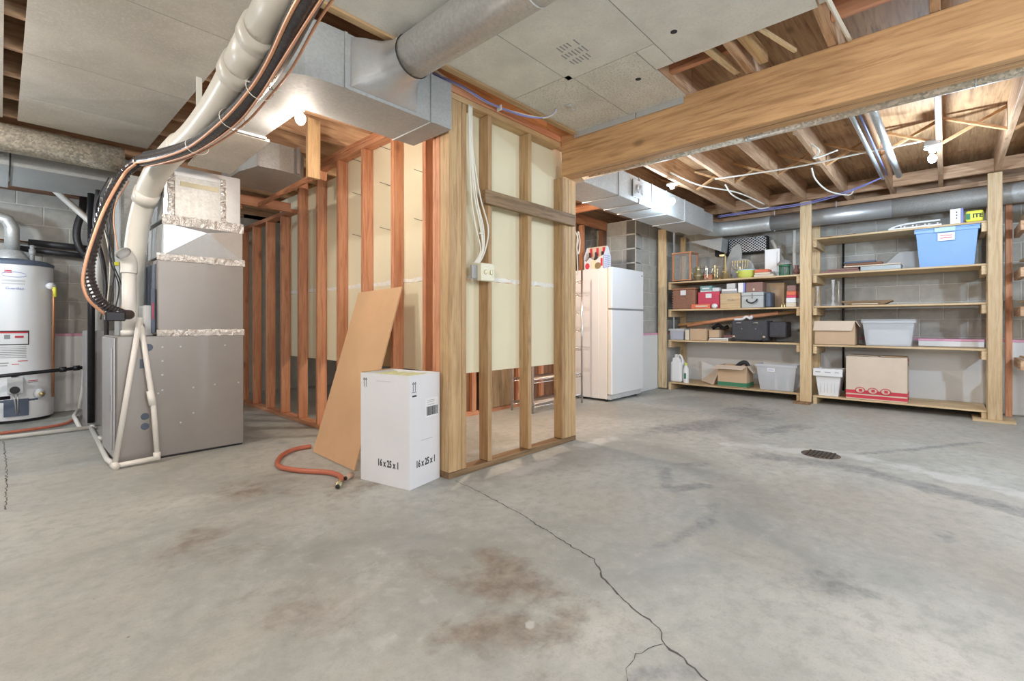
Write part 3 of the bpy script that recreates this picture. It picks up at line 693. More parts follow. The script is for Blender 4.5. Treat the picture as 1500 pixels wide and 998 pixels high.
def tape(x0, x1, z0, z1, y=4.147, th=.006, sd=1):
    rr2 = random.Random(sd); nn = 26; vs = []; fs = []
    for i in range(nn+1):
        x = x0+(x1-x0)*i/nn
        vs += [(x, y-rr2.uniform(.001, th), z0+rr2.uniform(-.004, .004)), (x, y-rr2.uniform(.002, th+.004), (z0+z1)/2), (x, y-rr2.uniform(.001, th), z1+rr2.uniform(-.004, .004)), (x, y+.001, z0), (x, y+.001, z1)]
    for i in range(nn): b = i*5; c = b+5; fs += [(b, c, c+1, b+1), (b+1, c+1, c+2, b+2), (b+2, c+2, c+4, b+4), (b+3, b+4, c+4, c+3), (b, b+3, c+3, c)]
    return M().add(vs, fs)
tape(.757, 1.328, .878, .925, 4.145, .004, 1).build('foil_tape', 'foil', fu); tape(.757, 1.332, 1.425, 1.475, 4.146, .008, 2).build('foil_tape', 'foil', fu)
tape(.79, 1.325, 1.69, 1.765, 4.155, .008, 3).build('foil_tape', 'foil', fu)
for x in (.845, 1.18): 
    g = tape(0, .34, -.018, .018, 0, .006, int(x*10)); g2 = M()
    g2.add([(x+p.z, 4.150+p.y, 1.755+p.x) for p in g.v], g.f).build('foil_tape', 'foil', fu)
g = M(Matrix.Translation((0, 4.1435, 0))@Matrix.Rotation(pi/2, 4, 'X'))
for x, z in ((.79, .80), (.90, .80), (1.19, .80), (.79, .70), (.79, .60), (.79, .49), (.765, .47), (.98, .49), (1.12, .50), (1.285, .50), (.98, .30), (.90, .24)): g.lathe([(0, .003), (.006, .0025), (.007, -.0015)], x, z, 0, 8)
g.build('screws', 'bright', fu, kind='stuff')
KT = Matrix.Translation((0, 4.1445, 0))@Matrix.Rotation(pi/2, 4, 'X')
for x, z, r in ((.69, .245, .022), (.69, .315, .022), (.71, .80, .024)): M(KT).lathe([(0, .002), (r, .002), (r+.003, -.001)], x, z, 0, 14).build('knockout_plug', 'blue_gray', fu)
M(KT).box(.66, .715, .655, .72, -.001, .002).build('sight_window', 'blue_gray', fu)
M().box(.70, .75, 4.22, 4.42, .884, 1.10, .004).build('control_panel', 'ltgrey', fu); chs = M().box(.735, .755, 4.18, 4.215, .90, 1.22, .003).build('control_housing', 'blue_gray', fu)
M().box(.738, .745, 4.176, 4.179, 1.0, 1.12).build('warning_label', 'red', chs)
# pvc 6 inch vent pipe
pv = thing('large_vent_pipe', 'fat white plastic vent pipe under the ceiling bending down behind the furnace', 'pipe', (.72, 3.0, 2.0))
M().tube([(.60, 1.25, 2.08), (.640, 1.67, 2.08), (.668, 1.94, 2.075)], .060, 28).build('pipe', 'pvc_cream', pv)
M().tube([(.665, 1.90, 2.075), (.698, 2.24, 2.073)], .067, 28).build('wide_pipe', 'pvc_cream', pv)
M().tube([(.664, 1.88, 2.075), (.672, 1.97, 2.075)], .072, 28).build('coupling', 'pvc_cream', pv)
M().tube([(.694, 2.20, 2.073), (.703, 2.31, 2.07)], .074, 28).build('coupling', 'pvc_cream', pv)
M().tube([(.70, 2.28, 2.07), (.735, 2.68, 2.07), (.757, 3.15, 2.07), (.752, 3.50, 2.07)], .064, 28, sub=4).build('pipe', 'pvc_cream', pv)
M().tube([(.754, 3.46, 2.07), (.750, 3.70, 2.065), (.738, 3.95, 2.035), (.728, 4.15, 1.97), (.716, 4.29, 1.88)], .073, 28, sub=5).build('elbow', 'pvc_cream', pv)
M().tube([(.72, 4.26, 1.90), (.708, 4.36, 1.80), (.692, 4.44, 1.62), (.682, 4.48, 1.38), (.680, 4.50, .885)], .068, 28, sub=5).build('pipe', 'pvc_cream', pv)
M().tube([(.722, 4.23, 1.925), (.714, 4.30, 1.865)], .080, 28).build('coupling', 'pvc_cream', pv)
M().box(.795, .825, 3.30, 3.306, 2.10, 2.45).build('hanger_strap', 'cable', pv)
# short intake pipe
ip = thing('intake_pipe', 'short white intake pipe with angled mouth standing on the furnace', 'pipe', (.625, 4.3, .885))
M().tube([(.625, 4.30, .885), (.625, 4.30, 1.36)], .042, 22).build('pipe', 'pvc', ip); M().tube([(.625, 4.30, .885), (.625, 4.30, .92)], .048, 22).build('collar', 'pvc', ip)
M().tube([(.625, 4.30, 1.33), (.625, 4.30, 1.40), (.61, 4.28, 1.44), (.585, 4.25, 1.465)], .049, 22, sub=4, caps=False).build('elbow', 'pvc', ip)
M().tube([(.60, 4.268, 1.452), (.588, 4.254, 1.462)], .040, 22).build('opening', 'greyink', ip)
# condensate drain piping
dp = thing('condensate_drain_pipe', 'white plastic drain pipe looping up the furnace side and across the floor', 'pipe', (.6, 4.1, 0))
def pv_(pts, r=.0165, nm='pipe', mt='pvc'): return M().tube(pts, r, 14, sub=0).build(nm, mt, dp)
pv_([(.52, 4.09, .024), (.655, 4.10, 1.01)]); pv_([(.515, 4.06, .022), (.74, 4.055, .030)]); pv_([(.745, 4.055, .03), (.725, 4.075, .40), (.70, 4.09, .62), (.665, 4.11, .94)])
pv_([(.742, 4.056, .02), (.742, 4.056, .07)], .022, 'fitting'); pv_([(.722, 4.075, .40), (.708, 4.085, .50)], .022, 'fitting'); pv_([(.665, 4.11, .93), (.66, 4.14, .955), (.67, 4.20, .96), (.70, 4.3, .96)], .019, 'fitting')
pv_([(.52, 4.06, .022), (.505, 4.30, .022), (.56, 5.72, .022)]); pv_([(.52, 4.04, .022), (.515, 4.12, .022)], .023, 'fitting'); pv_([(.553, 5.05, .022), (.556, 5.15, .022)], .022, 'fitting')
pv_([(.575, 5.74, .022), (-.9, 5.80, .022)]); pv_([(.57, 5.70, .022), (.57, 5.78, .022)], .022, 'fitting'); pv_([(-.1, 5.77, .022), (.0, 5.768, .022)], .0215, 'fitting')
pv_([(.49, 5.78, .022), (.49, 6.30, .06), (.56, 6.75, .06)]); pv_([(.56, 6.72, .05), (.60, 6.76, .30), (.61, 6.78, .60)])
# lineset bundle
ls = thing('refrigerant_line_bundle', 'black insulated lines and copper tubing strapped beneath the vent pipe', 'pipes', (.85, 3.2, 2.2))
path = [(.62, 1.10, 2.0), (.655, 1.50, 1.99), (.715, 1.88, 1.985), (.745, 2.17, 1.98), (.752, 2.55, 1.965), (.728, 3.05, 1.955), (.66, 3.45, 1.97), (.60, 3.75, 2.0)]
M().tube(path, .033, 14, sub=6).build('insulated_line', 'corr', ls)
M().tube([(a+.030, b-.02, c+.035) for a, b, c in path], .028, 12, sub=6).build('insulated_line', 'black', ls)
M().tube([(a-.03, b, c-.022) for a, b, c in path], .0065, 8, sub=6).build('copper_tube', 'copper_dull', ls)
M().tube([(a+.012+.008*math.sin(i*2), b, c-.034) for i, (a, b, c) in enumerate(path)], .005, 8, sub=6).build('copper_tube', 'copper_dull', ls)
M().tube([(a+.058, b, c-.012+.01*math.sin(i*3)) for i, (a, b, c) in enumerate(path)], .005, 8, sub=6).build('cable', 'copper_dull', ls)
hp = [(.60, 3.75, 2.0), (.565, 3.93, 1.97), (.475, 3.96, 1.778), (.41, 3.96, 1.506), (.377, 3.96, 1.288), (.426, 3.96, 1.118), (.527, 3.98, 1.04), (.60, 4.12, 1.03)]
# corrugated rings: alternate radius
P = []
base = [Vector(p) for p in hp]
def cr(P, sub):
    Q = []
    for i in range(len(P)-1):
        p0 = P[max(i-1, 0)]; p1 = P[i]; p2 = P[i+1]; p3 = P[min(i+2, len(P)-1)]
        for k in range(sub):
            t = k/sub; Q.append(.5*((2*p1)+(-p0+p2)*t+(2*p0-5*p1+4*p2-p3)*t*t+(-p0+3*p1-3*p2+p3)*t**3))
    return Q+[P[-1]]
Q = cr(base, 16)
M().tube(Q, [.033 if i % 2 else .026 for i in range(len(Q))], 14, smooth=False).build('corrugated_sleeve', 'corr', ls)
M().tube([(.575, 3.74, 1.97), (.54, 3.90, 1.93), (.448, 3.90, 1.70), (.392, 3.90, 1.50), (.355, 3.90, 1.33), (.345, 3.90, 1.21), (.375, 3.90, 1.11), (.45, 3.93, 1.03)], .009, 10, sub=6).build('copper_tube', 'copper_dull', ls)
M().box(.45, .55, 3.90, 3.945, .985, 1.045, .006).build('valve_box', 'blackm', ls)
for i in (3, 4, 5):
    a, b, c = path[i]; M(Matrix.Translation((a+.01, b, c-.002))@Matrix.Rotation(pi/2, 4, 'X')).lathe([(.056, 0), (.058, .004), (.056, .008)], 0, 0, 0, 18, squash=.85).build('zip_tie', 'cable', ls)
M().tube([(.70, 2.18, 2.0), (.80, 2.13, 1.975), (.82, 2.10, 1.97)], .0035, 6).build('zip_tie', 'cable', ls)

# pipes behind furnace
def one(m, name, mat, label, cat, group=None): return m.build(name, mat, label=label, cat=cat, group=group)
one(M().tube([(-.6, 6.9, 2.44), (.33, 6.9, 2.42), (.36, 6.88, 2.40), (.66, 6.84, 2.08), (.70, 6.83, 1.9), (.70, 6.82, .0)], .032, 16), 'sloping_vent_pipe', 'pvc', 'white plastic pipe sloping down across the block wall at left', 'pipe')
one(M().box(-.9, .64, 7.0, 7.16, 2.36, 2.44), 'sill_timber', 'dark_x', 'dark brown sill timber on top of the block wall at left', 'timber')
wp = thing('water_pipes', 'black foam covered water pipes running along the left block wall', 'pipes', (.3, 7.1, 1.7))
M().tube([(-.9, 7.10, 1.83), (.22, 7.10, 1.825)], .010, 10).build('copper_tube', 'copper', wp); M().tube([(.20, 7.10, 1.825), (.75, 7.10, 1.81)], .034, 14).build('foam_sleeve', 'black', wp); M().tube([(.13, 7.05, 1.75), (.75, 7.05, 1.71)], .030, 14).build('foam_sleeve', 'black', wp)
M().tube([(.62, 6.97, 2.36), (.61, 6.97, 2.2), (.57, 6.97, 2.03), (.57, 6.97, 1.87), (.62, 6.97, 1.74), (.70, 6.97, 1.70)], .034, 14, sub=5).build('foam_sleeve', 'black', wp)
one(M().tube([(.575, 5.86, .045), (.575, 5.86, 2.18)], .027, 14), 'black_riser_pipe', 'blackm', 'black vertical pipe between the water heater and furnace', 'pipe')
one(M().tube([(.60, 5.65, 2.18), (.58, 5.65, 1.8), (.64, 5.60, 1.4), (.66, 5.6, .30)], .018, 10, sub=5), 'black_hose_loop', 'black', 'thin black hose dropping behind the corrugated sleeve', 'hose')
wr = thing('wire_tangle', 'tangle of thin wires beside the furnace risers', 'wires', (.6, 4.75, .9))
for i in range(7):
    x = .52+.02*i; y = 4.76+.01*(i % 2)
    M().tube([(x+.05, y, 2.1), (x-.03+.02*math.sin(i*2), y, 1.85), (x+.04*math.sin(i), y, 1.5), (x+.03, y, 1.25), (x+.03*math.sin(i*3), y, 1.0)], .0045, 6, sub=6).build('wire', ['black', 'cable', 'black', 'grey_plastic', 'black', 'black', 'copper_dull'][i], wr)
M().box(.60, .63, 4.74, 4.77, 1.42, 1.45, .004).build('wire_nut', 'yellow', wr)
gl = thing('gas_line', 'black iron gas pipe with fittings running from the water heater', 'pipe', (.3, 6.5, .5))
M().tube([(.66, 6.42, .53), (-.06, 6.42, .48), (-.10, 6.42, .46), (-.105, 6.42, .32), (-.07, 6.45, .27), (.06, 6.50, .27)], .017, 12).build('pipe', 'blackm', gl)
for x, z in ((.42, .5135), (.52, .521), (-.03, .482)): M().tube([(x-.025, 6.42, z), (x+.025, 6.42, z+.003)], .026, 12).build('fitting', 'blackm', gl)
one(M().tube([(.52, 6.4, .03), (.42, 6.15, .02), (.2, 6.03, .02), (-.2, 6.02, .02), (-.9, 6.15, .02)], .014, 10, sub=6), 'floor_hose', 'hose', 'dark red hose lying on the floor in front of the water heater', 'hose')

# ------------------------------------------------------------------ water heater
cx, cy, r = .10, 6.92, .28
wh = thing('water_heater', 'white tank water heater with labels and blue grey base cover', 'water heater', (cx, cy, 0))
AC = math.atan2(0-cy, 0-cx)
M().lathe([(0, .03), (r, .03), (r+.004, .05), (r+.004, .20), (r, .21), (r, 1.57), (0, 1.57)], cx, cy, 0, 48).build('tank', 'white', wh)
M().lathe([(0, .0), (r-.02, .0), (r-.02, .03), (0, .03)], cx, cy, 0, 32).build('base_ring', 'blackm', wh)
M().lathe([(r+.006, 1.545), (r+.008, 1.575), (r-.04, 1.60), (0, 1.60)], cx, cy, 0, 48).build('lid', 'blue_gray', wh)
M().lathe([(.075, 1.70), (.135, 1.615), (.135, 1.61), (.07, 1.69)], cx-.02, cy-.05, 0, 24).build('draft_hood', 'galv', wh)
M().tube([(cx-.02, cy-.05, 1.69), (cx-.02, cy-.05, 1.93), (cx-.05, cy-.04, 2.0), (cx-.13, cy-.02, 2.03), (-.9, cy, 2.1)], .055, 20).build('flue_pipe', 'galv', wh)
M().tube([(cx+.12, cy-.12, 1.60), (cx+.12, cy-.12, 1.76)], .018, 10).tube([(cx+.12, cy-.12, 1.66), (cx+.12, cy-.12, 1.72)], .026, 8).build('pipe_nipple', 'galv_dull', wh)
M().tube([(cx+.24, cy-.185, 1.35), (cx+.26, cy-.22, 1.35)], .035, 16).build('relief_valve', 'white', wh)
M().tube([(cx+.255, cy-.205, 1.34), (cx+.27, cy-.21, 1.30), (cx+.265, cy-.20, .22)], .012, 10).build('relief_tube', 'copper', wh)
M().tube([(cx+.275, cy-.24, 1.34), (cx+.28, cy-.24, 1.24)], .014, 8).build('valve_tag', 'yellow', wh)
def patch(da0, da1, z0, z1, mat, nm): return cylpatch(cx, cy, r, AC+da0/r, AC+da1/r, z0, z1).build(nm, mat, wh)
patch(-.20, .17, .075, .225, 'blue_gray', 'burner_cover'); cylpatch(cx, cy, r+.02, AC-.07/r, AC+.09/r, .07, .235).build('burner_cover', 'blue_gray', wh)
patch(-.22, -.14, .86, 1.15, 'yellow', 'energy_label')
wfr = patch(-.11, .10, .76, .90, 'ink', 'warning_frame'); wlb = cylpatch(cx, cy, r+.002, AC-.10/r, AC+.09/r, .77, .89).build('warning_label', 'white', wfr)
cylpatch(cx, cy, r+.0035, AC-.10/r, AC+.09/r, .875, .89).build('warning_band', 'red', wh)
cylpatch(cx, cy, r+.0035, AC+.0/r, AC+.06/r, .83, .85).build('flame_mark', 'red', wh); cylpatch(cx, cy, r+.0035, AC-.07/r, AC-.03/r, .82, .86).build('ban_mark', 'greyink', wh)
for i in range(7): patch(-.12, .08, .745-i*.017-.006, .745-i*.017, 'greyink', 'print_line')
for z, a, b, mt in ((.60, .02, .09, 'red'), (.57, -.02, .03, 'red'), (.585, -.12, -.04, 'greyink'), (.56, -.12, -.05, 'greyink'), (.40, .09, .17, 'red'), (.385, .09, .17, 'greyink')): patch(a, b, z, z+.007, mt, 'print_line')
cylpatch(cx, cy, r+.001, AC-.07/r, AC-.02/r, 1.46, 1.485).build('logo_ellipse', 'red', wh)
text(wh, 'Rheem', .021, (0, 0, 1.472), (1, 0, 0), (0, 0, 1), 'white', cyl=(cx, cy, r+.0022, AC-.045/r))
g = M()
for s0, s1 in ((.4, 2.9), (3.5, 6.1)):
    pts = []
    for i in range(15):
        t = s0+(s1-s0)*i/14; a = AC+(-.005+.085*math.cos(t))/r; pts.append((cx+(r+.001)*math.cos(a), cy+(r+.001)*math.sin(a), 1.445+.024*math.sin(t)))
    g.tube(pts, .0025, 5)
g.build('logo_ring', 'purple', wh)
for z, h in ((1.375, .02), (1.35, .012)): patch(-.09, .07, z, z+h, 'ltgrey', 'print_line')
text(wh, 'Guardian', .034, (0, 0, 1.31), (1, 0, 0), (0, 0, 1), 'purple', cyl=(cx, cy, r, AC+.0/r))
uc = Vector((math.cos(AC), math.sin(AC), 0))
p = Vector((cx, cy, 0))+uc*(r+.03)
g = M(Matrix.Translation(p)@Matrix.Rotation(AC+pi/2, 4, 'Z')); g.box(-.05, .06, -.03, .03, .29, .45, .006).build('gas_valve', 'ltgrey', wh); gvl = bpy.context.scene.objects['gas_valve']
g = M(Matrix.Translation(p+uc*.03+Vector((0, 0, .33)))@Matrix.Rotation(AC+pi/2, 4, 'Z')@Matrix.Rotation(pi/2, 4, 'X')); g.lathe([(.035, -.0), (.035, .02), (.0, .02)], 0, 0, 0, 16).build('gas_knob', 'ink', gvl)
M().box(p.x-.025, p.x+.015, p.y-.02, p.y+.02, .45, .49, .004).build('gas_cap', 'ink', gvl)
M().tube([(p.x-.01, p.y, .29), (p.x, p.y-.01, .22), (p.x+.01, p.y, .10)], .006, 6).tube([(p.x+.02, p.y, .29), (p.x+.02, p.y-.01, .22), (p.x+.02, p.y, .10)], .005, 6).build('burner_tubes', 'bright', wh)
a = AC+.17/r; M().tube([(cx+r*math.cos(a), cy+r*math.sin(a), .27), (cx+(r+.03)*math.cos(a), cy+(r+.03)*math.sin(a), .27)], .045, 16).build('drain_boss', 'white', wh)
M().tube([(cx+(r+.03)*math.cos(a), cy+(r+.03)*math.sin(a), .27), (cx+(r+.06)*math.cos(a), cy+(r+.06)*math.sin(a), .26)], .02, 8).build('drain_valve', 'brass', wh)

# ------------------------------------------------------------------ filter carton
th = math.radians(12); C0 = Vector((1.605, 2.283, 0))
T = Matrix.Translation(C0)@Matrix.Rotation(th, 4, 'Z')
W1, W2, H = .272, .405, .665
fb = thing('filter_carton', 'tall open white carton of air filters beside the partition post', 'box', tuple(C0))
g = M(T); t_ = .004
g.box(0, W1, 0, t_, .001, H).box(0, W1, W2-t_, W2, .001, H).box(0, t_, t_, W2-t_, .001, H).box(W1-t_, W1, t_, W2-t_, .001, H).box(t_, W1-t_, t_, W2-t_, .001, .006); g.build('carton_shell', 'carton_w', fb)
fo = None
for i in range(9):
    y = .02+i*.042
    M(T).box(.008, W1-.008, y, y+.034, .02, H-.012-.004*(i % 2)).build('air_filter', 'filter', fb)
M(T).box(0, W1, W2-.012, W2-.004, H, H+.006).build('torn_edge', 'cut', fb)
xr = T.to_3x3()@Vector((1, 0, 0)); yl = T.to_3x3()@Vector((0, -1, 0)); up = Vector((0, 0, 1))
def onR(x, z): return T@Vector((x, -.0003, z))
def onL(y, z): return T@Vector((-.0003, y, z))
text(fb, '16 x 25 x 1', .058, onR(W1*.52, .135), xr, up, 'ink', bold=.0012, cond=.66)
text(fb, '16 x 25 x 1', .058, onL(W2*.42, .128), yl, up, 'ink', bold=.0012, cond=.66)
def arrows(o, x, z, dx):
    g = M(); 
    for k in (0, .018):
        p = o(x+dx*k, z); n_ = up
        g.obox(o(x+dx*k, z), o(x+dx*k, z+.045), .003, .0015, (xr if o is onL else yl)); 
        hd = o(x+dx*k, z+.055); g.obox(hd, o(x+dx*k-.007, z+.042), .003, .0015, (xr if o is onL else yl)); g.obox(hd, o(x+dx*k+.007, z+.042), .003, .0015, (xr if o is onL else yl))
    g.obox(o(x-.01, z-.005), o(x+dx*.018+.01, z-.005), .003, .0015, (xr if o is onL else yl)); g.build('up_arrows', 'ink', fb)
arrows(onR, .03, .57, 1); arrows(onL, W2-.03, .58, -1)
M(T).box(.022, .058, -.0012, -.0002, .538, .548).build('print_line', 'ink', fb)
slb = M(T).box(.135, .258, -.0012, -.0002, .40, .515).build('shipping_label', 'white', fb)
g = M(T)
x = .148
while x < .25:
    w_ = R_.choice((.0012, .002, .0035)); g.box(x, x+w_, -.002, -.0013, .412, .462); x += w_+R_.choice((.0015, .002, .003))
g.box(.145, .252, -.002, -.0013, .462, .4635).box(.145, .252, -.002, -.0013, .4105, .412).build('barcode', 'ink', slb, kind='stuff')
for z in (.50, .49, .475): M(T).box(.15, .22, -.002, -.0013, z, z+.002).build('print_line', 'greyink', slb)
M(T).box(.10, .20, -.0012, -.0002, .27, .2715).build('slit_line', 'greyink', fb); M(T).box(-.0012, -.0002, .15, .27, .62, .6215).build('slit_line', 'greyink', fb)

# leaning hardboard sheet
g = M(); a = Vector((1.60, 3.50, .003)); b = Vector((1.575, 2.845, .003)); c = Vector((1.962, 2.875, 1.232)); d = Vector((1.962, 3.475, 1.215))
nn = (b-a).cross(d-a).normalized()*.009
g.add([a, b, c, d, a+nn, b+nn, c+nn, d+nn], [(0, 1, 2, 3), (7, 6, 5, 4), (0, 4, 5, 1), (1, 5, 6, 2), (2, 6, 7, 3), (3, 7, 4, 0)])
one(g, 'hardboard_sheet', 'hard', 'tan hardboard sheet leaning against the long stud wall', 'panel')
hs = thing('rubber_hose', 'curled red rubber hose with brass end on the floor by the leaning board', 'hose', (1.3, 3, 0))
M().tube([(1.63, 3.62, .018), (1.50, 3.62, .018), (1.36, 3.50, .018), (1.26, 3.28, .018), (1.31, 3.08, .018), (1.42, 2.90, .018), (1.43, 2.76, .018), (1.37, 2.66, .018)], .016, 14, sub=8).build('hose_body', 'hose', hs)
M().tube([(1.375, 2.665, .018), (1.335, 2.61, .018)], .018, 14).tube([(1.36, 2.645, .018), (1.35, 2.63, .018)], .021, 10).build('hose_fitting', 'brassold', hs)
M().tube([(1.336, 2.612, .018), (1.333, 2.608, .018)], .013, 12).build('hose_opening', 'ink', hs)
pp = thing('plastic_pipe_offcut', 'short tan plastic pipe offcut on the floor behind the white carton', 'pipe', (1.5, 2.72, 0))
M().tube([(1.44, 2.715, .018), (1.50, 2.75, .018)], .017, 14).build('tube', 'tan', pp); M().tube([(1.438, 2.714, .018), (1.44, 2.715, .018)], .012, 12).build('bore', 'ink', pp)

# ------------------------------------------------------------------ electrical on the partition
sb = thing('switch_box', 'cream light switch box fixed to the partition studs', 'switch', (2.12, 2.2, 1.24))
M().box(2.06, 2.13, 2.245, 2.264, 1.262, 1.35, .003).build('back_box', 'grey_plastic', sb)
spl = M().box(2.10, 2.222, 2.200, 2.243, 1.247, 1.363, .005).build('switch_plate', 'cream_pl', sb)
for x in (2.135, 2.185): M().box(x-.008, x+.008, 2.188, 2.199, 1.29, 1.318, .003).build('toggle', 'brassold', spl)
cb = thing('wall_cables', 'bundle of white cables hanging down the partition stud to the switch box', 'cable', (2.1, 2.24, 1.3))
for i, (dx, sag) in enumerate(((0, 0), (.012, .03), (.02, .05), (.035, .02), (.045, .07))):
    M().tube([(2.035+dx*.6, 2.25, 2.375), (2.036+dx*.6, 2.245, 2.1), (2.045+dx+sag*.5, 2.238, 1.80), (2.07+dx+sag, 2.225, 1.60), (2.115+dx*.3+sag*.4, 2.225, 1.45), (2.07+dx*.9, 2.235, 1.36)], .0052, 8, sub=7).build('cable', 'cable', cb)
M().box(2.10, 2.135, 2.215, 2.24, 1.55, 1.56, .002).build('cable_staple', 'cable', cb)
bc = thing('blue_cables', 'blue and white cables running along the partition top into the ceiling sheet', 'cable', (2.2, 2.2, 2.47))
for i, mt in enumerate(('cable_blue', 'cable_blue', 'cable')):
    o_ = i*.014
    M().tube([(1.25, 2.36+o_, 2.485), (1.6, 2.30+o_, 2.48), (1.95, 2.255+o_*.4, 2.475), (2.2, 2.235+o_*.3, 2.44), (2.45, 2.17, 2.418+o_*.3), (2.58, 2.08, 2.415), (2.60, 2.0, 2.425), (2.60, 1.98, 2.452)], .0062, 8, sub=7).build('cable', mt, bc)
M().box(2.28, 2.292, 2.20, 2.24, 2.41, 2.445, .002).build('cable_tie', 'white', bc)
M().tube([(1.45, 2.20, 2.50), (1.7, 2.25, 2.50), (1.95, 2.28, 2.475)], .007, 8, sub=4).build('cable', 'cable', bc)
ec = thing('end_cable_coil', 'loop of tan cable hanging on the end post of the partition', 'cable', (3.27, 2.3, 1.5))
M().tube([(3.26, 2.29, 1.76), (3.30, 2.28, 1.68), (3.27, 2.27, 1.60), (3.31, 2.28, 1.56), (3.33, 2.28, 1.66), (3.29, 2.27, 1.74), (3.27, 2.27, 1.62), (3.28, 2.27, 1.42), (3.27, 2.27, 1.38)], .005, 8, sub=6).build('cable', 'cable', ec)
# conduits & cables over the shelf room
cds = thing('ceiling_conduits', 'pair of shiny conduits running under a joist toward the shelves', 'conduit', (5.2, .4, 2.45))
M().tube([(3.35, .50, 2.448), (6.10, .47, 2.448)], .016, 10).build('conduit', 'bright', cds); M().tube([(3.35, .38, 2.440), (6.05, .34, 2.44)], .026, 12).build('conduit', 'galv', cds); M().tube([(3.35, .455, 2.452), (6.0, .43, 2.452)], .008, 8).build('conduit', 'cable_blue', cds)
bl = thing('blue_room_cable', 'thin blue cables sagging from the conduit to the far duct', 'cable', (6.2, 1.2, 2.4))
for dz in (0, .018): M().tube([(6.0, .46, 2.44), (6.25, .8, 2.41-dz), (6.45, 1.2, 2.40-dz), (6.6, 1.7, 2.43-dz), (6.65, 2.3, 2.44-dz)], .006, 8, sub=6).build('cable', 'cable_blue', bl)
WC_ = 'white cables looping through the joists'
wl = [('white cable drooping between joists in front of the long conduits', [(4.6, .96, 2.60), (4.75, .80, 2.46), (4.9, .86, 2.44), (5.0, .70, 2.50)]),
      ('white cable dangling in a wave from a joist above the shelves', [(5.3, .95, 2.47), (5.5, .95, 2.40), (5.9, .9, 2.36), (6.3, .78, 2.38), (6.4, .75, 2.45)]),
      ('white cable hanging in a loop down to the far duct elbow', [(5.3, 1.75, 2.47), (5.45, 1.72, 2.38), (5.9, 1.70, 2.38), (6.2, 1.66, 2.36), (6.4, 1.6, 2.40)]),
      ('white cable stub lying along the joists near the rectangular duct', [(4.6, 2.05, 2.50), (5.1, 1.95, 2.46), (5.6, 1.72, 2.44), (6.2, 1.6, 2.40)]),
      ('long white cable strung across the middle joists', [(5.0, 1.75, 2.462), (5.05, 1.4, 2.455), (5.1, 1.0, 2.452), (5.1, .5, 2.462)]),
      ('white cable feeding the bulb fixture over the shelves', [(5.1, .5, 2.462), (5.1, .3, 2.46), (5.15, .15, 2.475)])]
for lb, pts in wl: one(M().tube(pts, .0075, 8, sub=7), 'ceiling_cable', 'cable', lb, 'cable', WC_)
one(M().obox((2.61, .98, 2.50), (3.03, .93, 2.50), .035, .03), 'offcut_batten', 'pale_x', 'pale batten beside the big beam in the open joist bay', 'batten')
one(M().obox((2.62, .72, 2.50), (3.02, .62, 2.50), .018, .018), 'thin_dowel', 'pale_x', 'thin pale dowel lying slanted above the big beam', 'stick')
one(M().tube([(2.45, .40, 2.45), (2.7, .385, 2.445), (3.02, .37, 2.46)], .011, 8, sub=4), 'joist_cable', 'cable', 'thick cream cable stapled under the joist beyond the ceiling sheet', 'cable')
one(M().obox((2.62, .80, 2.52), (3.02, .78, 2.52), .045, .06), 'short_blocking', 'pine_x', 'orange blocking piece in the open joist bay above the beam', 'board')

# ------------------------------------------------------------------ refrigerator and six pack carrier
fr = thing('refrigerator', 'white top freezer refrigerator standing behind the partition end', 'refrigerator', (5.47, 3.08, 0))
M().box(5.07, 5.88, 3.06, 3.14+.04, .03, 1.66, .004)
M().box(5.07, 5.87, 3.075, 3.19, .03, 1.655, .004).box(5.07, 5.87, 3.19, 3.64, .03, 1.655, .004).build('cabinet', 'fridge', fr)
fzd = M().box(5.065, 5.885, 3.00, 3.062, 1.155, 1.668, .012).build('freezer_door', 'fridge', fr); M().box(5.065, 5.885, 3.00, 3.062, .09, 1.140, .012).build('door', 'fridge', fr)
M().box(5.072, 5.878, 3.063, 3.074, .10, 1.65).build('gasket', 'seal', fr)
M().box(5.08, 5.86, 3.03, 3.07, .03, .085).build('toe_grille', 'ltgrey', fr)
for x in (5.1, 5.83): M().tube([(x, 3.10, 0), (x, 3.10, .03)], .018, 10).build('foot', 'blackm', fr)
M().box(5.82, 5.845, 2.996, 2.999, 1.60, 1.612).build('badge', 'ink', fzd)
M().box(5.065, 5.885, 2.995, 3.0, 1.1405, 1.1545).build('door_gap', 'greyink', fr)
sx = thing('bottle_carrier', 'red and white cardboard six pack bottle carrier on top of the refrigerator', 'carrier', (5.27, 3.3, 1.662))
X0, X1, Ya, Yb, Z = 5.20, 5.38, 3.20, 3.50, 1.657
side = [(Ya, Z), (Yb, Z), (Yb, Z+.14), (Yb-.04, Z+.12), (Yb-.09, Z+.17), (Ya+.13, Z+.12), (Ya+.06, Z+.17), (Ya, Z+.19)]
M().prism(side, X0, X0+.004, 'x').build('carton_panel', 'carton_w', sx); M().prism(side, X1-.004, X1, 'x').build('carton_panel', 'carton_w', sx)
endp = [(X0, Z), (X1, Z), (X1, Z+.18), (X1-.07, Z+.31), (X0+.07, Z+.31), (X0, Z+.18)]
M().prism(endp, Ya, Ya+.004, 'y').build('end_panel', 'carton_w', sx); M().prism(endp, Yb-.004, Yb, 'y').build('end_panel', 'carton_w', sx)
M().box(X0+.085, X0+.095, Ya+.006, Yb-.006, Z, Z+.315).build('handle_panel', 'carton_lt', sx)
for i in range(3):
    y = Ya+.05+i*.095
    M().box(X0+.081, X0+.084, y-.018, y+.018, Z+.19, Z+.30).build('red_stripe', 'red', sx)
    M().lathe([(.03, 0), (.03, .13), (.012, .19), (.012, .235), (0, .235)], X0+.045, y, Z+.005, 12).build('bottle', 'ink', sx)
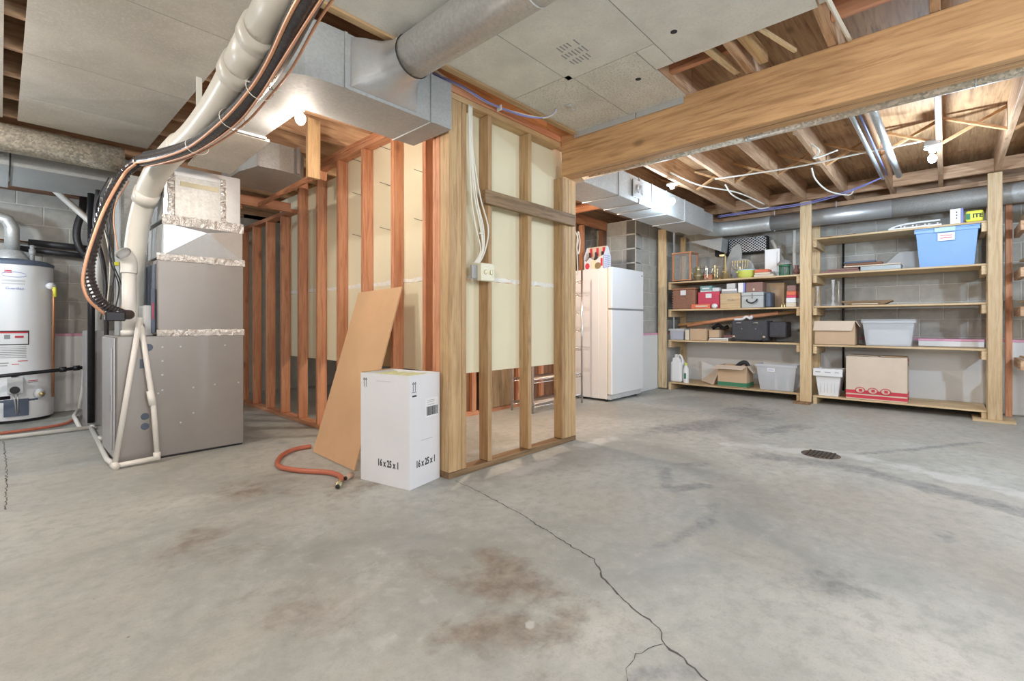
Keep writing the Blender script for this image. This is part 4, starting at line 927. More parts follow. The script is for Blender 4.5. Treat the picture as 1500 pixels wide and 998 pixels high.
M().prism([(Yb-.055+.035*math.cos(t), Z+.06+.04*math.sin(t)) for t in [i*pi/6 for i in range(12)]], X0-.002, X0-.0005, 'x').build('red_emblem', 'red', sx)
M().box(X0-.0018, X0-.0004, Ya+.11, Ya+.19, Z+.02, Z+.13).build('yellow_block', 'seal', sx)
M().box(X0-.0018, X0-.0004, Ya+.015, Ya+.045, Z+.05, Z+.15).build('red_block', 'red', sx)
M().prism([(Ya+.085+.045*math.cos(t), Z+.055+.045*math.sin(t)) for t in [i*pi/8 for i in range(16)]], X0-.0035, X0-.002, 'x').build('round_emblem', 'brassold', sx)
g = M()
for i in range(5):
    for j in range(7): g.box(X0+.022+i*.03, X0+.036+i*.03, Ya-.0015, Ya-.0003, Z+.015+j*.027, Z+.028+j*.027)
g.build('printed_squares', 'purple', sx, kind='stuff')
# wire shelving rack in front of the closet
rk = thing('wire_rack', 'chrome wire shelving rack standing beside the refrigerator', 'rack', (4.35, 3.4, 0))
corners = [(3.87, 3.26), (4.80, 3.26), (3.87, 3.56), (4.80, 3.56)]
for x, y in corners: M().tube([(x, y, 0), (x, y, 1.62)], .0125, 10).build('post', 'chrome', rk)
for z in (.10, .36):
    g = M()
    for y in (3.26, 3.56): g.tube([(3.87, y, z), (4.80, y, z)], .004, 6).tube([(3.87, y, z-.035), (4.80, y, z-.035)], .004, 6)
    for x in (3.87, 4.80): g.tube([(x, 3.26, z), (x, 3.56, z)], .004, 6)
    zig = [(3.88+i*.03, 3.26, z-(.035 if i % 2 else 0)) for i in range(31)]; g.tube(zig, .003, 5)
    zig = [(3.88+i*.03, 3.56, z-(.035 if i % 2 else 0)) for i in range(31)]; g.tube(zig, .003, 5)
    for i in range(36): x = 3.885+i*.0255; g.tube([(x, 3.26, z+.004), (x, 3.56, z+.004)], .0028, 5)
    g.build('wire_shelf', 'chrome', rk)
for z in (.67, .90, 1.11, 1.33, 1.49):
    g = M().tube([(4.80, 3.26, z), (4.80, 3.56, z)], .005, 6).tube([(4.80, 3.26, z-.03), (4.80, 3.56, z-.03)], .004, 6); zig = [(4.80, 3.27+i*.03, z-(.03 if i % 2 else 0)) for i in range(10)]; g.tube(zig, .003, 5).build('side_ladder', 'chrome', rk)

# ------------------------------------------------------------------ shelving units
def unit(label, yL, yR, levels, posts, mats='pale'):
    t = thing('storage_shelf', label, 'shelf', (6.9, (yL+yR)/2, 0))
    for i, z in enumerate(levels):
        for k, x0 in enumerate((6.66, 6.955)):
            M().box(x0, x0+.285, yR, yL, z-.02, z, .002).build('shelf_board', mats+'_y', t)
    for (x0, x1, y0, y1, zt) in posts: M().box(x0, x1, y0, y1, .02, zt, .003).build('post', 'pale_z', t)
    for z in levels:
        for yy in (yL, yR):
            s = -1 if yy == yL else 1
            M().box(6.66, 7.2, yy+(-.0 if s > 0 else -.04)+(0 if s > 0 else 0), yy+(.04 if s > 0 else 0), z-.11, z-.022, .002).build('bearer', 'pale_x', t)
    return t
LV = [.10, .715, 1.18, 1.57, 2.0]
u1 = unit('right hand pine shelf unit holding the blue tote and red striped carton', 1.182, -.305, LV, [(7.16, 7.198, -.41, -.32, 2.3), (6.62, 6.658, -.41, -.307, 2.455)])
u2 = unit('left hand pine shelf unit holding brass ware, suitcase and baskets', 3.00, 1.315, [.11, .727, 1.175, 1.575], [(6.62, 6.658, 1.19, 1.31, 2.455), (7.16, 7.198, 1.19, 1.28, 2.30), (6.62, 6.658, 3.02, 3.14, 2.36), (7.16, 7.198, 2.95, 3.04, 2.3)])
M().box(6.50, 7.15, 1.19, 1.36, .0, .02).build('foot_block', 'old_x', u2); M().box(6.58, 6.90, -.50, -.20, .0, .02).build('foot_block', 'pale_y', u1)
# side unit at the right edge
u3 = thing('side_shelf', 'partly seen shelf unit at the right edge with dark brown bearers', 'shelf', (7, -.8, 0))
M().box(7.10, 7.15, -.51, -.46, 0, 2.3, .003).build('post', 'fir_z', u3)
for z in (.62, 1.13, 1.50, 1.94): M().box(6.50, 7.09, -.56, -.52, z-.09, z, .002).build('bearer', 'joist_x', u3)
for z in (.64, 1.20, 1.62, 2.05):
    M().prism([(6.3, -.60), (7.1, -.56), (7.1, -1.2), (6.0, -1.2)], z-.02, z).build('shelf_board', 'pale_x', u3)
for i, z in enumerate((1.22, 1.255, 1.29)): one(M().box(6.35, 6.9, -.95, -.60+i*.01, z-.018, z+.012), 'lumber_offcut', 'old_x', ['lowest', 'middle', 'topmost'][i]+' board of the lumber stack on the right edge shelf', 'board', 'boards stacked on the side shelf')

def bx(x0, x1, y0, y1, z0, z1, b=.003): return M().box(x0, x1, y0, y1, z0, z1, b)
def tote(name, label, y0, y1, x0, x1, z0, z1, body, rim, taper=.03, cat='bin', lid=None):
    t = thing(name, label, cat, ((x0+x1)/2, (y0+y1)/2, z0))
    g = M(); vs = []; w_ = .004
    def ring(ins, z): return [(x0+ins, y0+ins, z), (x1-ins, y0+ins, z), (x1-ins, y1-ins, z), (x0+ins, y1-ins, z)]
    A = ring(taper, z0); B = ring(0, z1); C = ring(w_, z1); D = ring(taper+w_, z0+w_)
    vs = A+B+C+D; fs = [(3, 2, 1, 0)]
    for i in range(4): j = (i+1) % 4; fs += [(i, j, 4+j, 4+i), (4+i, 4+j, 8+j, 8+i), (8+i, 8+j, 12+j, 12+i)]
    fs.append((12, 13, 14, 15)); g.add(vs, fs).build('body', body, t)
    g = M(); o = .012
    g.box(x0-o, x1+o, y0-o, y0, z1-.025, z1+.004).box(x0-o, x1+o, y1, y1+o, z1-.025, z1+.004).box(x0-o, x0, y0, y1, z1-.025, z1+.004).box(x1, x1+o, y0, y1, z1-.025, z1+.004)
    g.build('rim', rim, t)
    if lid: M().box(x0-.008, x1+.008, y0-.008, y1+.008, z1+.005, z1+.02, .004).build('lid', lid, t)
    return t
def label_(t, x, y0, y1, z0, z1, mat='white', rows=2, ink='purple'):
    lb_ = M().box(x-.002, x, y0, y1, z0, z1).build('label', mat, t)
    for i in range(rows):
        z = z1-(i+1)*(z1-z0)/(rows+1); M().box(x-.003, x-.0021, y0+(y1-y0)*.15, y1-(y1-y0)*.15, z-.004, z+.004).build('print_line', ink, lb_)
# top right shelf (z 2.0)
g = thing('white_lattice_rack', 'white plastic lattice rack lying on the top right shelf', 'rack', (6.85, .25, 2.002))
M().box(6.68, 6.70, .03, .47, 2.002, 2.02, .003).box(6.98, 7.0, .03, .47, 2.002, 2.02, .003).build('side_bar', 'white', g)
for i in range(4):
    y = .09+i*.10; M().obox((6.69, y-.03, 2.03), (6.99, y+.04, 2.05), .012, .012).obox((6.69, y+.04, 2.03), (6.99, y-.03, 2.07), .012, .012).build('cross_bar', 'white', g)
M().tube([(6.7, .46, 2.02), (6.7, .36, 2.05), (6.7, .2, 2.06), (6.7, .04, 2.06)], .01, 8, sub=4).build('top_bar', 'white', g)
t = thing('white_carton', 'small white carton with blue violet side on the top right shelf', 'box', (6.75, -.09, 2.002)); bx(6.68, 6.82, -.115, -.035, 2.002, 2.155).build('carton', 'white', t); bx(6.68, 6.82, -.135, -.116, 2.002, 2.155).build('side_band', 'purple', t)
for z in (2.05, 2.08, 2.11): M().box(6.677, 6.6795, -.09, -.08, z, z+.014).build('arrow_mark', 'ink', t)
t = thing('yellow_bag', 'yellow bag with black lettering on the top right shelf', 'bag', (6.75, -.21, 2.002)); M().box(6.69, 6.80, -.285, -.15, 2.004, 2.12, .02).build('bag_body', 'yellow', t)
text(t, 'ITE', .055, (6.689, -.24, 2.062), (0, -1, 0), (0, 0, 1), 'ink', bold=.002)
M().box(6.686, 6.6895, -.185, -.155, 2.03, 2.09).build('dark_print', 'green', t)
one(bx(6.70, 6.95, .76, 1.11, 2.002, 2.014), 'thin_board', 'old_y', 'thin brown board lying flat at the left end of the top right shelf', 'board')
one(bx(6.75, 6.9, .80, 1.02, 2.016, 2.026), 'plastic_strip', 'ltgrey', 'narrow grey strip on the thin board of the top right shelf', 'strip')
# second right shelf (1.57)
FG = 'picture frames stacked on the second right shelf'
for i, (y0, y1, z, h, mt, lb) in enumerate(((.36, .72, 1.573, .05, 'case', 'dark grey flat case at the bottom right of the frame stack'), (.73, 1.12, 1.573, .022, 'maroon', 'dark maroon frame at the left bottom of the frame stack'), (.74, 1.04, 1.597, .02, 'maroon', 'upper maroon frame overlapping at the left of the stack'), (.36, .88, 1.626, .014, 'carton_lt', 'wide tan flat board on the frame stack'), (.52, .86, 1.642, .026, 'dark_y', 'narrow brown wood frame near the top of the stack'), (.58, .88, 1.67, .02, 'blue_gray', 'dark blue frame topmost of the stack'))):
    one(bx(6.70, 6.98+.02*i, y0, y1, z, z+h), 'picture_frame', mt, lb, 'frame', FG)
t = tote('blue_tote', 'large translucent blue storage tote with white label', -.245, .235, 6.68, 7.05, 1.573, 1.955, 'bluetote', 'bluetote', .03)
M().box(6.664, 7.066, -.262, .25, 1.96, 1.978, .006).build('lid', 'bluetote', t); M().box(6.652, 6.667, -.08, .09, 1.925, 1.975, .006).build('lid_latch', 'bluelid', t)
label_(t, 6.668, -.07, .06, 1.835, 1.915, 'white', 2, 'red')
t = thing('grey_leaning_panel', 'pale blue grey panel leaning on the wall behind the frame stack', 'panel', (7.15, .35, 1.573)); M().prism([(.20, 1.575), (.62, 1.575), (.40, 1.80), (.18, 1.80)], 7.12, 7.14, 'x').build('panel_sheet', 'ltgrey', t)
# third right shelf (1.18)
for (y, h, lb) in ((1.15, .24, 'short cut glass vase at the left of the third right shelf'), (.99, .31, 'tall pair of glass candlesticks on the third right shelf')):
    t = thing('glass_vase', lb, 'vase', (6.75, y, 1.182)); M().lathe([(0, 0), (.028, 0), (.022, .02), (.009, .05), (.018, h*.3), (.007, h*.4), (.013, h*.7), (.02, h), (.016, h), (.006, h*.7)], 6.75, y, 1.182, 14).build('glass_body', 'clear2', t)
    if h > .3: M().lathe([(0, 0), (.022, 0), (.01, .03), (.014, h*.35), (.007, h*.5), (.014, h*.95), (.006, h*.95)], 6.85, y-.04, 1.182, 14).build('glass_stem', 'clear2', t); M().tube([(6.85, y-.04, 1.2), (6.85, y-.04, 1.47)], .006, 8).build('wick_rod', 'brass', t)
t = thing('wooden_tray', 'long shallow dark wood tray on the third right shelf', 'tray', (6.8, .67, 1.182)); M().prism([(.52, 1.182), (.83, 1.182), (.91, 1.225), (.90, 1.232), (.44, 1.232), (.43, 1.225)], 6.70, 6.92, 'x').build('tray_body', 'old_y', t); M().box(6.69, 6.699, .56, .80, 1.19, 1.20).build('tray_inlay', 'book', t)
# fourth right shelf (.715)
def carton(name, label, x0, x1, y0, y1, z0, z1, mt, flaps=True, cat='box'):
    t = thing(name, label, cat, ((x0+x1)/2, (y0+y1)/2, z0)); w_ = .004
    M().box(x0, x1, y0, y0+w_, z0, z1).box(x0, x1, y1-w_, y1, z0, z1).box(x0, x0+w_, y0+w_, y1-w_, z0, z1).box(x1-w_, x1, y0+w_, y1-w_, z0, z1).box(x0, x1, y0, y1, z0, z0+.004).build('carton_body', mt, t)
    return t
t = carton('open_carton', 'brown open carton with drooping flap on the fourth right shelf', 6.68, 7.0, .77, 1.165, .717, .99, 'carton')
M().add([(6.677, .765, 1.0), (6.677, 1.17, 1.0), (6.655, 1.18, .885), (6.655, .80, .885), (6.683, .765, 1.0), (6.683, 1.17, 1.0), (6.659, 1.18, .885), (6.659, .80, .885)], [(0, 1, 2, 3), (7, 6, 5, 4), (0, 4, 5, 1), (1, 5, 6, 2), (2, 6, 7, 3), (3, 7, 4, 0)]).build('front_flap', 'carton_lt', t)
M().obox((6.83, .765, 1.0), (6.83, .725, .93), .28, .004, (0, 0, 1)).build('side_flap', 'carton_lt', t)
M().box(6.69, 6.99, .78, 1.155, .94, .985).build('contents', 'carton_lt', t)
t = tote('clear_tote', 'clear plastic storage bin packed with white items on the fourth right shelf', .245, .70, 6.68, 7.05, .717, 1.0, 'clear', 'clear', .03); bx(6.73, 7.0, .29, .65, .73, .90).build('contents', 'white', t); M().box(6.668, 7.06, .233, .712, 1.005, 1.018, .005).build('lid', 'clear', t)
t = thing('foam_sheet', 'white foam sheet with pink edge lying on the fourth right shelf', 'panel', (6.9, -.1, .717)); M().box(7.0, 7.15, -.30, .225, .718, .775, .003).build('sheet', 'foam', t); M().box(6.998, 7.152, -.302, .227, .776, .80, .003).build('edge_wrap', 'pink', t)
# bottom right shelf (.10)
t = tote('white_basket', 'white ribbed plastic basket tote on the bottom right shelf', .90, 1.165, 6.68, 6.98, .102, .42, 'white', 'white', .035); M().box(6.655, 6.667, .885, 1.18, .34, .43, .004).build('rim_band', 'white', t)
for i in range(6): M().box(6.695+.003, 6.702, .93+i*.035, .932+i*.035, .14, .32).build('rib', 'ltgrey', t)
for y0, y1 in ((1.10, 1.155), (1.0, 1.06), (.92, .96)): M().box(6.6535, 6.6549, y0, y1, .385, .393).build('print_line', 'greyink', t)
for i in range(4): M().sphere((6.76+.05*(i % 2), .95+i*.05, .40), .035, 10, 1, 1, .7).build('contents', ['dark_z', 'white', 'carton_lt', 'maroon'][i], t)
t = thing('striped_carton', 'large closed cardboard carton with red bands and three round red emblems', 'box', (6.8, .58, .102)); bx(6.68, 6.98, .305, .855, .102, .59).build('carton_body', 'carton_lt', t)
for z0, z1 in ((.115, .15), (.165, .205)): M().box(6.6785, 6.98, .3035, .8565, z0, z1).build('red_band', 'red', t)
for i in range(3):
    y = .72-i*.115; pts = [(y+.043*math.cos(k*pi/10), .205+.032*math.sin(k*pi/10)) for k in range(20)]
    M().prism(pts, 6.675, 6.678, 'x').build('emblem_disc', 'carton_lt', t); M().tube([(6.674, a, b) for a, b in pts], .004, 6, closed=True).build('emblem_ring', 'red', t); M().box(6.672, 6.6745, y-.02, y+.012, .19, .22).build('emblem_mark', 'red', t)
M().obox((6.83, .31, .597), (6.83, .54, .60), .29, .004).build('top_flap', 'carton', t); M().obox((6.83, .56, .595), (6.83, .84, .602), .29, .004).build('top_flap', 'carton_lt', t)
M().box(6.80, 6.86, .3030, .3045, .50, .53).build('hand_hole', 'ink', t); M().box(6.75, 6.92, .3022, .3029, .54, .58).build('red_print', 'red', t)
one(M().tube([(7.22, .95, .12), (7.22, .95, 2.1)], .012, 8), 'wall_conduit', 'blackm', 'thin black conduit running up the block wall behind the right shelves', 'conduit')
# left unit top shelf (1.575)
Z = 1.577
t = thing('glass_lantern_case', 'tall wood framed glass case on the left top shelf', 'lantern', (6.85, 2.82, Z))
for x in (6.72, 6.97):
    for y in (2.70, 2.95): bx(x-.014, x+.014, y-.014, y+.014, Z+.03, Z+.41).build('corner_post', 'fir_z', t)
bx(6.70, 6.99, 2.68, 2.97, Z+.41, Z+.43).build('top_frame', 'fir_y', t); bx(6.70, 6.99, 2.68, 2.97, Z+.015, Z+.03).build('bottom_frame', 'fir_y', t); bx(6.72, 6.97, 2.70, 2.90, Z, Z+.014).build('base', 'ink', t)
M().box(6.722, 6.725, 2.715, 2.935, Z+.03, Z+.41).box(6.735, 6.955, 2.698, 2.70, Z+.03, Z+.41).build('glass_pane', 'glass', t)
def jug(name, label, mat, x, y, h, r, handle=True, cat='pitcher'):
    t = thing(name, label, cat, (x, y, Z)); M().lathe([(0, 0), (r*.55, 0), (r*.45, h*.06), (r, h*.32), (r*.95, h*.45), (r*.42, h*.72), (r*.45, h*.85), (r*.62, h), (r*.52, h), (r*.38, h*.8)], x, y, Z, 20).build('body', mat, t)
    if handle: M().tube([(x, y+.45*r, Z+h*.9), (x, y+1.35*r, Z+h*.85), (x, y+1.4*r, Z+h*.6), (x, y+.85*r, Z+h*.42)], r*.09, 8, sub=5).build('handle', mat, t)
    return t
jug('brass_pitcher', 'round bellied aged brass pitcher on the left top shelf', 'brassold', 6.73, 2.59, .20, .068)
t = jug('silver_coffee_pot', 'silver coffee pot with curved spout behind the brass pitcher', 'silver', 6.83, 2.52, .21, .055, cat='coffee pot'); M().tube([(6.83, 2.47, Z+.06), (6.80, 2.43, Z+.10), (6.80, 2.41, Z+.18)], .008, 8, sub=4).build('spout', 'silver', t)
t = thing('small_wood_box', 'small reddish wooden box between coffee pot and candlesticks', 'box', (6.74, 2.44, Z)); bx(6.70, 6.78, 2.39, 2.50, Z, Z+.065).build('box_body', 'fir_y', t); bx(6.698, 6.782, 2.388, 2.502, Z+.066, Z+.078).build('lid', 'fir_y', t)
CG = 'brass candlesticks on the left top shelf'
def stick(label, x, y, h, mat='brass', rr=.022):
    t = thing('candlestick', label, 'candlestick', (x, y, Z), CG); M().lathe([(0, 0), (rr, 0), (rr*.9, .01), (.006, .03), (.009, h*.3), (.005, h*.45), (.010, h*.6), (.005, h*.75), (.013, h*.92), (.012, h), (0, h)], x, y, Z, 14).build('stem', mat, t)
stick('slim silver candlestick in front of the small wood box', 6.70, 2.455, .17, 'silver'); stick('tall brass candlestick left of the grey oval board', 6.73, 2.36, .20); stick('medium brass candlestick right of its taller neighbour', 6.72, 2.325, .15); stick('tiny brass candlestick at the foot of the pair', 6.71, 2.285, .07)
t = thing('brass_tower', 'tall spired brass tower ornament with flared legs', 'ornament', (6.78, 2.24, Z))
M().lathe([(.075, 0), (.045, .05), (.025, .12), (.014, .22), (.010, .33), (.016, .335), (.008, .345), (.003, .40), (0, .40)], 6.78, 2.24, Z, 4).build('tower_body', 'brass', t); bx(6.75, 6.81, 2.21, 2.27, Z+.10, Z+.11).build('platform', 'brass', t); bx(6.755, 6.80, 2.24, 2.31, Z+.32, Z+.35).build('bird_finial', 'brassold', t)
t = thing('oval_board', 'tall grey oval board leaning behind the candlesticks', 'board', (7.1, 2.33, Z)); T2 = Matrix.Translation((7.08, 2.22, Z+.26))@Matrix.Rotation(.22, 4, 'X'); M(T2).prism([(.095*math.cos(k*pi/12), .26*math.sin(k*pi/12)) for k in range(24)], 0, .012, 'x').build('board_face', 'grey_plastic', t)
t = thing('glass_plate', 'round clear glass plate standing behind the brass tower', 'plate', (6.98, 2.10, Z)); M(Matrix.Translation((6.98, 2.08, Z+.15))@Matrix.Rotation(pi/2+.15, 4, 'Y')).lathe([(0, 0), (.12, .0), (.15, .015), (.145, .018), (.12, .005)], 0, 0, 0, 26).build('plate_disc', 'clear2', t)
t = thing('brass_menorah', 'brass candelabrum with a row of cups standing behind the yellow bowl', 'candelabrum', (6.86, 2.07, Z)); M().lathe([(0, 0), (.04, 0), (.01, .02), (.008, .17), (0, .17)], 6.86, 2.07, Z, 14).build('stem', 'brass', t)
for i, dy in enumerate((-.10, -.066, -.033, 0, .033, .066, .10)):
    if dy: M().tube([(6.86, 2.07, Z+.12+.0*i), (6.86, 2.07+dy*.7, Z+.13), (6.86, 2.07+dy, Z+.18), (6.86, 2.07+dy, Z+.22)], .005, 8, sub=4).build('branch', 'brass', t)
    M().lathe([(0, 0), (.008, 0), (.013, .035), (0, .035)], 6.86, 2.07+dy, Z+.22, 10).build('cup', 'brass', t)
t = thing('yellow_bowl', 'yellow green enamel pot with blue rim on the left top shelf', 'bowl', (6.77, 1.96, Z)); M().lathe([(0, .002), (.085, 0), (.105, .03), (.115, .105), (.108, .107), (.095, .03), (0, .02)], 6.78, 1.965, Z, 30).build('bowl_body', 'lime', t); M().lathe([(.116, .100), (.118, .112), (.108, .112), (.108, .106)], 6.78, 1.965, Z, 30).build('rim', 'bluelid', t); M().box(6.655, 6.70, 2.03, 2.06, Z+.07, Z+.085, .003).build('handle', 'lime', t)
for i, (y0, y1, z, h, mt, lb) in enumerate(((1.62, 1.85, 0, .028, 'book', 'lowest tan book beside the yellow bowl'), (1.66, 1.84, .03, .025, 'book', 'middle tan book beside the yellow bowl'), (1.68, 1.84, .057, .04, 'orange_red', 'orange brick coloured book on top of the tan books'))): one(bx(6.69, 6.86, y0, y1, Z+z, Z+z+h), 'book', mt, lb, 'book', 'books stacked beside the yellow bowl')
t = thing('white_upright_box', 'white upright panel box behind the tan books', 'box', (6.95, 1.70, Z)); bx(6.93, 6.99, 1.60, 1.78, Z, Z+.38).build('box_body', 'white', t); bx(6.925, 6.929, 1.63, 1.635, Z+.04, Z+.34, 0).build('ridge', 'ltgrey', t)
t = thing('green_lantern', 'green metal lantern with domed grey lid on the left top shelf', 'lantern', (6.76, 1.52, Z)); M().lathe([(0, .14), (.085, .14), (.09, .15), (.06, .185), (.02, .205), (0, .205)], 6.77, 1.51, Z, 20).build('dome_lid', 'galv', t)
M().lathe([(0, 0), (.065, 0), (.065, .015), (0, .015)], 6.77, 1.51, Z, 20).lathe([(0, .12), (.065, .12), (.065, .138), (0, .138)], 6.77, 1.51, Z, 20).build('rings', 'green', t)
for k in range(8): a = k*pi/4; M().tube([(6.77+.06*math.cos(a), 1.51+.06*math.sin(a), Z+.01), (6.77+.06*math.cos(a), 1.51+.06*math.sin(a), Z+.13)], .006, 6).build('bar', 'green', t)
M().lathe([(.04, .015), (.04, .12)], 6.77, 1.51, Z, 16).build('glass_globe', 'glass', t)
jug('brown_pot', 'small brown clay pot next to the shelf post', 'maroon', 6.75, 1.37, .12, .045, False, 'pot')
one(M().tube([(7.05, 1.72, 2.09), (7.0, 1.50, Z+.03)], .024, 12), 'leaning_pipe', 'pvc', 'white plastic pipe leaning diagonally behind the green lantern', 'pipe'); one(M().tube([(7.06, 1.46, Z+.002), (7.06, 1.46, 2.19)], .022, 12), 'upright_pipe', 'pvc', 'white plastic pipe standing upright behind the green lantern', 'pipe')
# dark duct and wire mesh above
t = thing('expanded_mesh', 'expanded steel mesh panel hanging above the left top shelf', 'mesh', (7.1, 2.05, 2.0)); g = M(); 
for i in range(10):
    for j in range(10): 
        y = 1.83+i*.046+(j % 2)*.023; z = 1.995+j*.018; g.tube([(7.1, y-.023, z), (7.1, y, z+.018)], .0024, 4, caps=False).tube([(7.1, y, z+.018), (7.1, y+.023, z)], .0024, 4, caps=False).tube([(7.1, y-.023, z), (7.1, y, z-.018)], .0024, 4, caps=False).tube([(7.1, y, z-.018), (7.1, y+.023, z)], .0024, 4, caps=False)
g.build('mesh_net', 'mesh', t, kind='stuff')
one(bx(7.13, 7.24, 1.80, 2.50, 1.96, 2.18, .004), 'dark_backing_box', 'darkbag', 'dark duct boot behind the steel mesh panel', 'duct')
one(M().prism([(2.30, 2.17), (2.75, 2.17), (2.52, 2.07), (2.32, 1.98)], 6.85, 7.10, 'x'), 'dark_duct_boot', 'galv_dull', 'dark grey boot under the far duct left of the steel mesh', 'duct')
# left unit second shelf (1.175)
Z = 1.177
t = thing('wicker_basket', 'brown woven wicker basket with white tag', 'basket', (6.8, 2.80, Z)); bx(6.68, 6.97, 2.62, 2.945, Z, Z+.275, .012).build('basket_body', 'wicker', t); bx(6.67, 6.98, 2.61, 2.955, Z+.276, Z+.305, .008).build('lid', 'wicker', t); M().box(6.660, 6.664, 2.74, 2.82, Z+.20, Z+.27).build('tag', 'white', t)
g = M()
for i in range(8):
    for j in range(7): g.obox((6.676, 2.64+i*.04, Z+.01+j*.036), (6.676, 2.67+i*.04, Z+.035+j*.036), .006, .012)
g.build('weave_strands', 'maroon', t)
t = thing('crimson_box', 'crimson red box with white label', 'box', (6.8, 2.44, Z)); bx(6.72, 6.98, 2.295, 2.59, Z, Z+.235).build('box_body', 'crimson', t); M().box(6.715, 6.719, 2.40, 2.48, Z+.15, Z+.21).build('label', 'white', t)
t = thing('orange_game_box', 'flat orange red box in front of the crimson box', 'box', (6.7, 2.52, Z)); bx(6.655, 6.665+.003, 2.40, 2.66, Z, Z+.065).build('box_body', 'orange_red', t); M().box(6.652, 6.6545, 2.43, 2.60, Z+.025, Z+.045).build('title_strip', 'book', t)
one(M().sphere((6.69, 2.35, Z+.035), .036, 12, .7, 1.2, .95), 'white_trinket', 'white', 'small white shell shaped trinket beside the orange box', 'ornament')
t = thing('teal_box', 'teal box with white edge on top of the crimson box', 'box', (6.8, 2.47, Z+.237)); bx(6.72, 6.95, 2.40, 2.56, Z+.237, Z+.255).build('base_tray', 'white', t); bx(6.72, 6.95, 2.40, 2.56, Z+.256, Z+.32).build('box_body', 'teal', t); M().box(6.717, 6.7195, 2.43, 2.53, Z+.275, Z+.295).build('title_strip', 'white', t)
one(bx(6.72, 6.93, 2.30, 2.392, Z+.237, Z+.29), 'small_white_box', 'carton_w', 'small white box beside the teal box', 'box')
t = thing('plywood_crate', 'pale plywood crate with stamped letters', 'box', (6.8, 2.145, Z)); bx(6.69, 6.97, 2.015, 2.275, Z, Z+.20).build('crate_body', 'pale_y', t); text(t, 'M R', .045, (6.689, 2.14, Z+.11), (0, -1, 0), (0, 0, 1), 'greyink')
for i, (y0, y1, z, h, mt, lb) in enumerate(((2.06, 2.27, .202, .03, 'grey_plastic', 'dark grey flat box on the plywood crate'), (2.07, 2.265, .234, .03, 'white', 'white striped flat box on the plywood crate'), (2.09, 2.20, .266, .07, 'ltgrey', 'pale grey radio shaped box on top of the plywood crate'))): one(bx(6.72, 6.92, y0, y1, Z+z, Z+z+h), 'flat_box', mt, lb, 'box', 'flat boxes stacked on the plywood crate')
t = thing('metal_case', 'grey metal carrying case with black handle', 'case', (6.8, 1.86, Z)); bx(6.69, 6.95, 1.735, 2.0, Z, Z+.155).build('case_body', 'case', t); cl_ = bx(6.688, 6.952, 1.733, 2.002, Z+.158, Z+.205).build('case_lid', 'case', t); M().tube([(6.685, 1.93, Z+.11), (6.66, 1.925, Z+.085), (6.655, 1.87, Z+.06), (6.66, 1.815, Z+.085), (6.685, 1.81, Z+.11)], .008, 8, sub=5).build('handle', 'ink', t); M().box(6.683, 6.6885, 1.862, 1.878, Z+.12, Z+.19).build('latch', 'greyink', cl_)
one(bx(6.73, 6.95, 1.66, 1.725, Z, Z+.2, .02), 'dark_helmet_bag', 'blue_gray', 'dark mottled bag squeezed beside the metal case', 'bag')
t = thing('blue_white_box', 'small white and blue box on the metal case', 'box', (6.78, 2.0, Z+.207)); bx(6.71, 6.84, 1.985, 2.05, Z+.207, Z+.335).build('box_body', 'white', t); bx(6.71, 6.84, 1.96, 1.984, Z+.207, Z+.335).build('side_band', 'purple', t)
t = thing('maroon_box', 'dark brown box with tiny white mark on the metal case', 'box', (6.8, 1.85, Z+.207)); bx(6.71, 6.90, 1.75, 1.95, Z+.207, Z+.335).build('box_body', 'maroon', t); M().box(6.707, 6.7095, 1.845, 1.865, Z+.225, Z+.255).build('mark', 'book', t)
carton('tall_open_carton', 'tall brown open carton behind the metal case', 6.90+.055, 7.14, 1.555, 1.80, Z, Z+.33, 'carton')
t = thing('brass_figurine', 'tiny brass figurine near the right end of the left second shelf', 'figurine', (6.7, 1.51, Z)); M().lathe([(0, 0), (.014, 0), (.006, .03), (.011, .045), (0, .06)], 6.70, 1.525, Z, 10).lathe([(0, 0), (.014, 0), (.006, .025), (.010, .038), (0, .05)], 6.70, 1.495, Z, 10).build('figures', 'brass', t)
for i, (z, h, mt, lb) in enumerate(((0, .05, 'book', 'lowest cream book of the stack by the shelf post'), (.052, .06, 'white', 'white book in the stack by the shelf post'), (.114, .03, 'crimson', 'thin red book in the stack by the shelf post'), (.146, .05, 'orange_red', 'orange book in the stack by the shelf post'), (.198, .07, 'maroon', 'brown book topmost of the stack by the shelf post'))): one(bx(6.68, 6.86, 1.365, 1.475-.003*i, Z+z, Z+z+h), 'book', mt, lb, 'book', 'books stacked by the middle shelf post')
# left unit third shelf (.727)
Z = .729
t = tote('small_clear_bin', 'small clear bin of blue fabric at the left of the third shelf', 2.78, 2.99, 6.68, 6.92, Z, Z+.16, 'clear2', 'clear', .01); bx(6.70, 6.90, 2.80, 2.97, Z+.006, Z+.12, .02).build('contents', 'purple', t)
one(bx(6.68, 6.85, 2.705, 2.765, Z, Z+.15, .012), 'cream_roll', 'book', 'cream cloth roll beside the small clear bin', 'cloth')
t = carton('crumpled_carton', 'small crumpled brown carton on the left third shelf', 6.69, 6.92, 2.46, 2.69, Z, Z+.165, 'carton'); M().sphere((6.80, 2.58, Z+.13), .09, 12, .9, 1, .6).build('contents', 'maroon', t)
one(bx(6.72, 6.92, 2.30, 2.44, Z+.045, Z+.15, .006), 'brown_paper_box', 'carton', 'brown box behind the white books on the left third shelf', 'box')
for i, (y0, z, h, mt, lb) in enumerate(((2.17, 0, .02, 'carton_lt', 'tan notebook under the white books on the left third shelf'), (2.17, .022, .020, 'white', 'thick white book on the left third shelf'))): one(bx(6.68, 6.86, y0, 2.43-.01*i, Z+z, Z+z+h), 'book', mt, lb, 'book', 'books on the left third shelf')
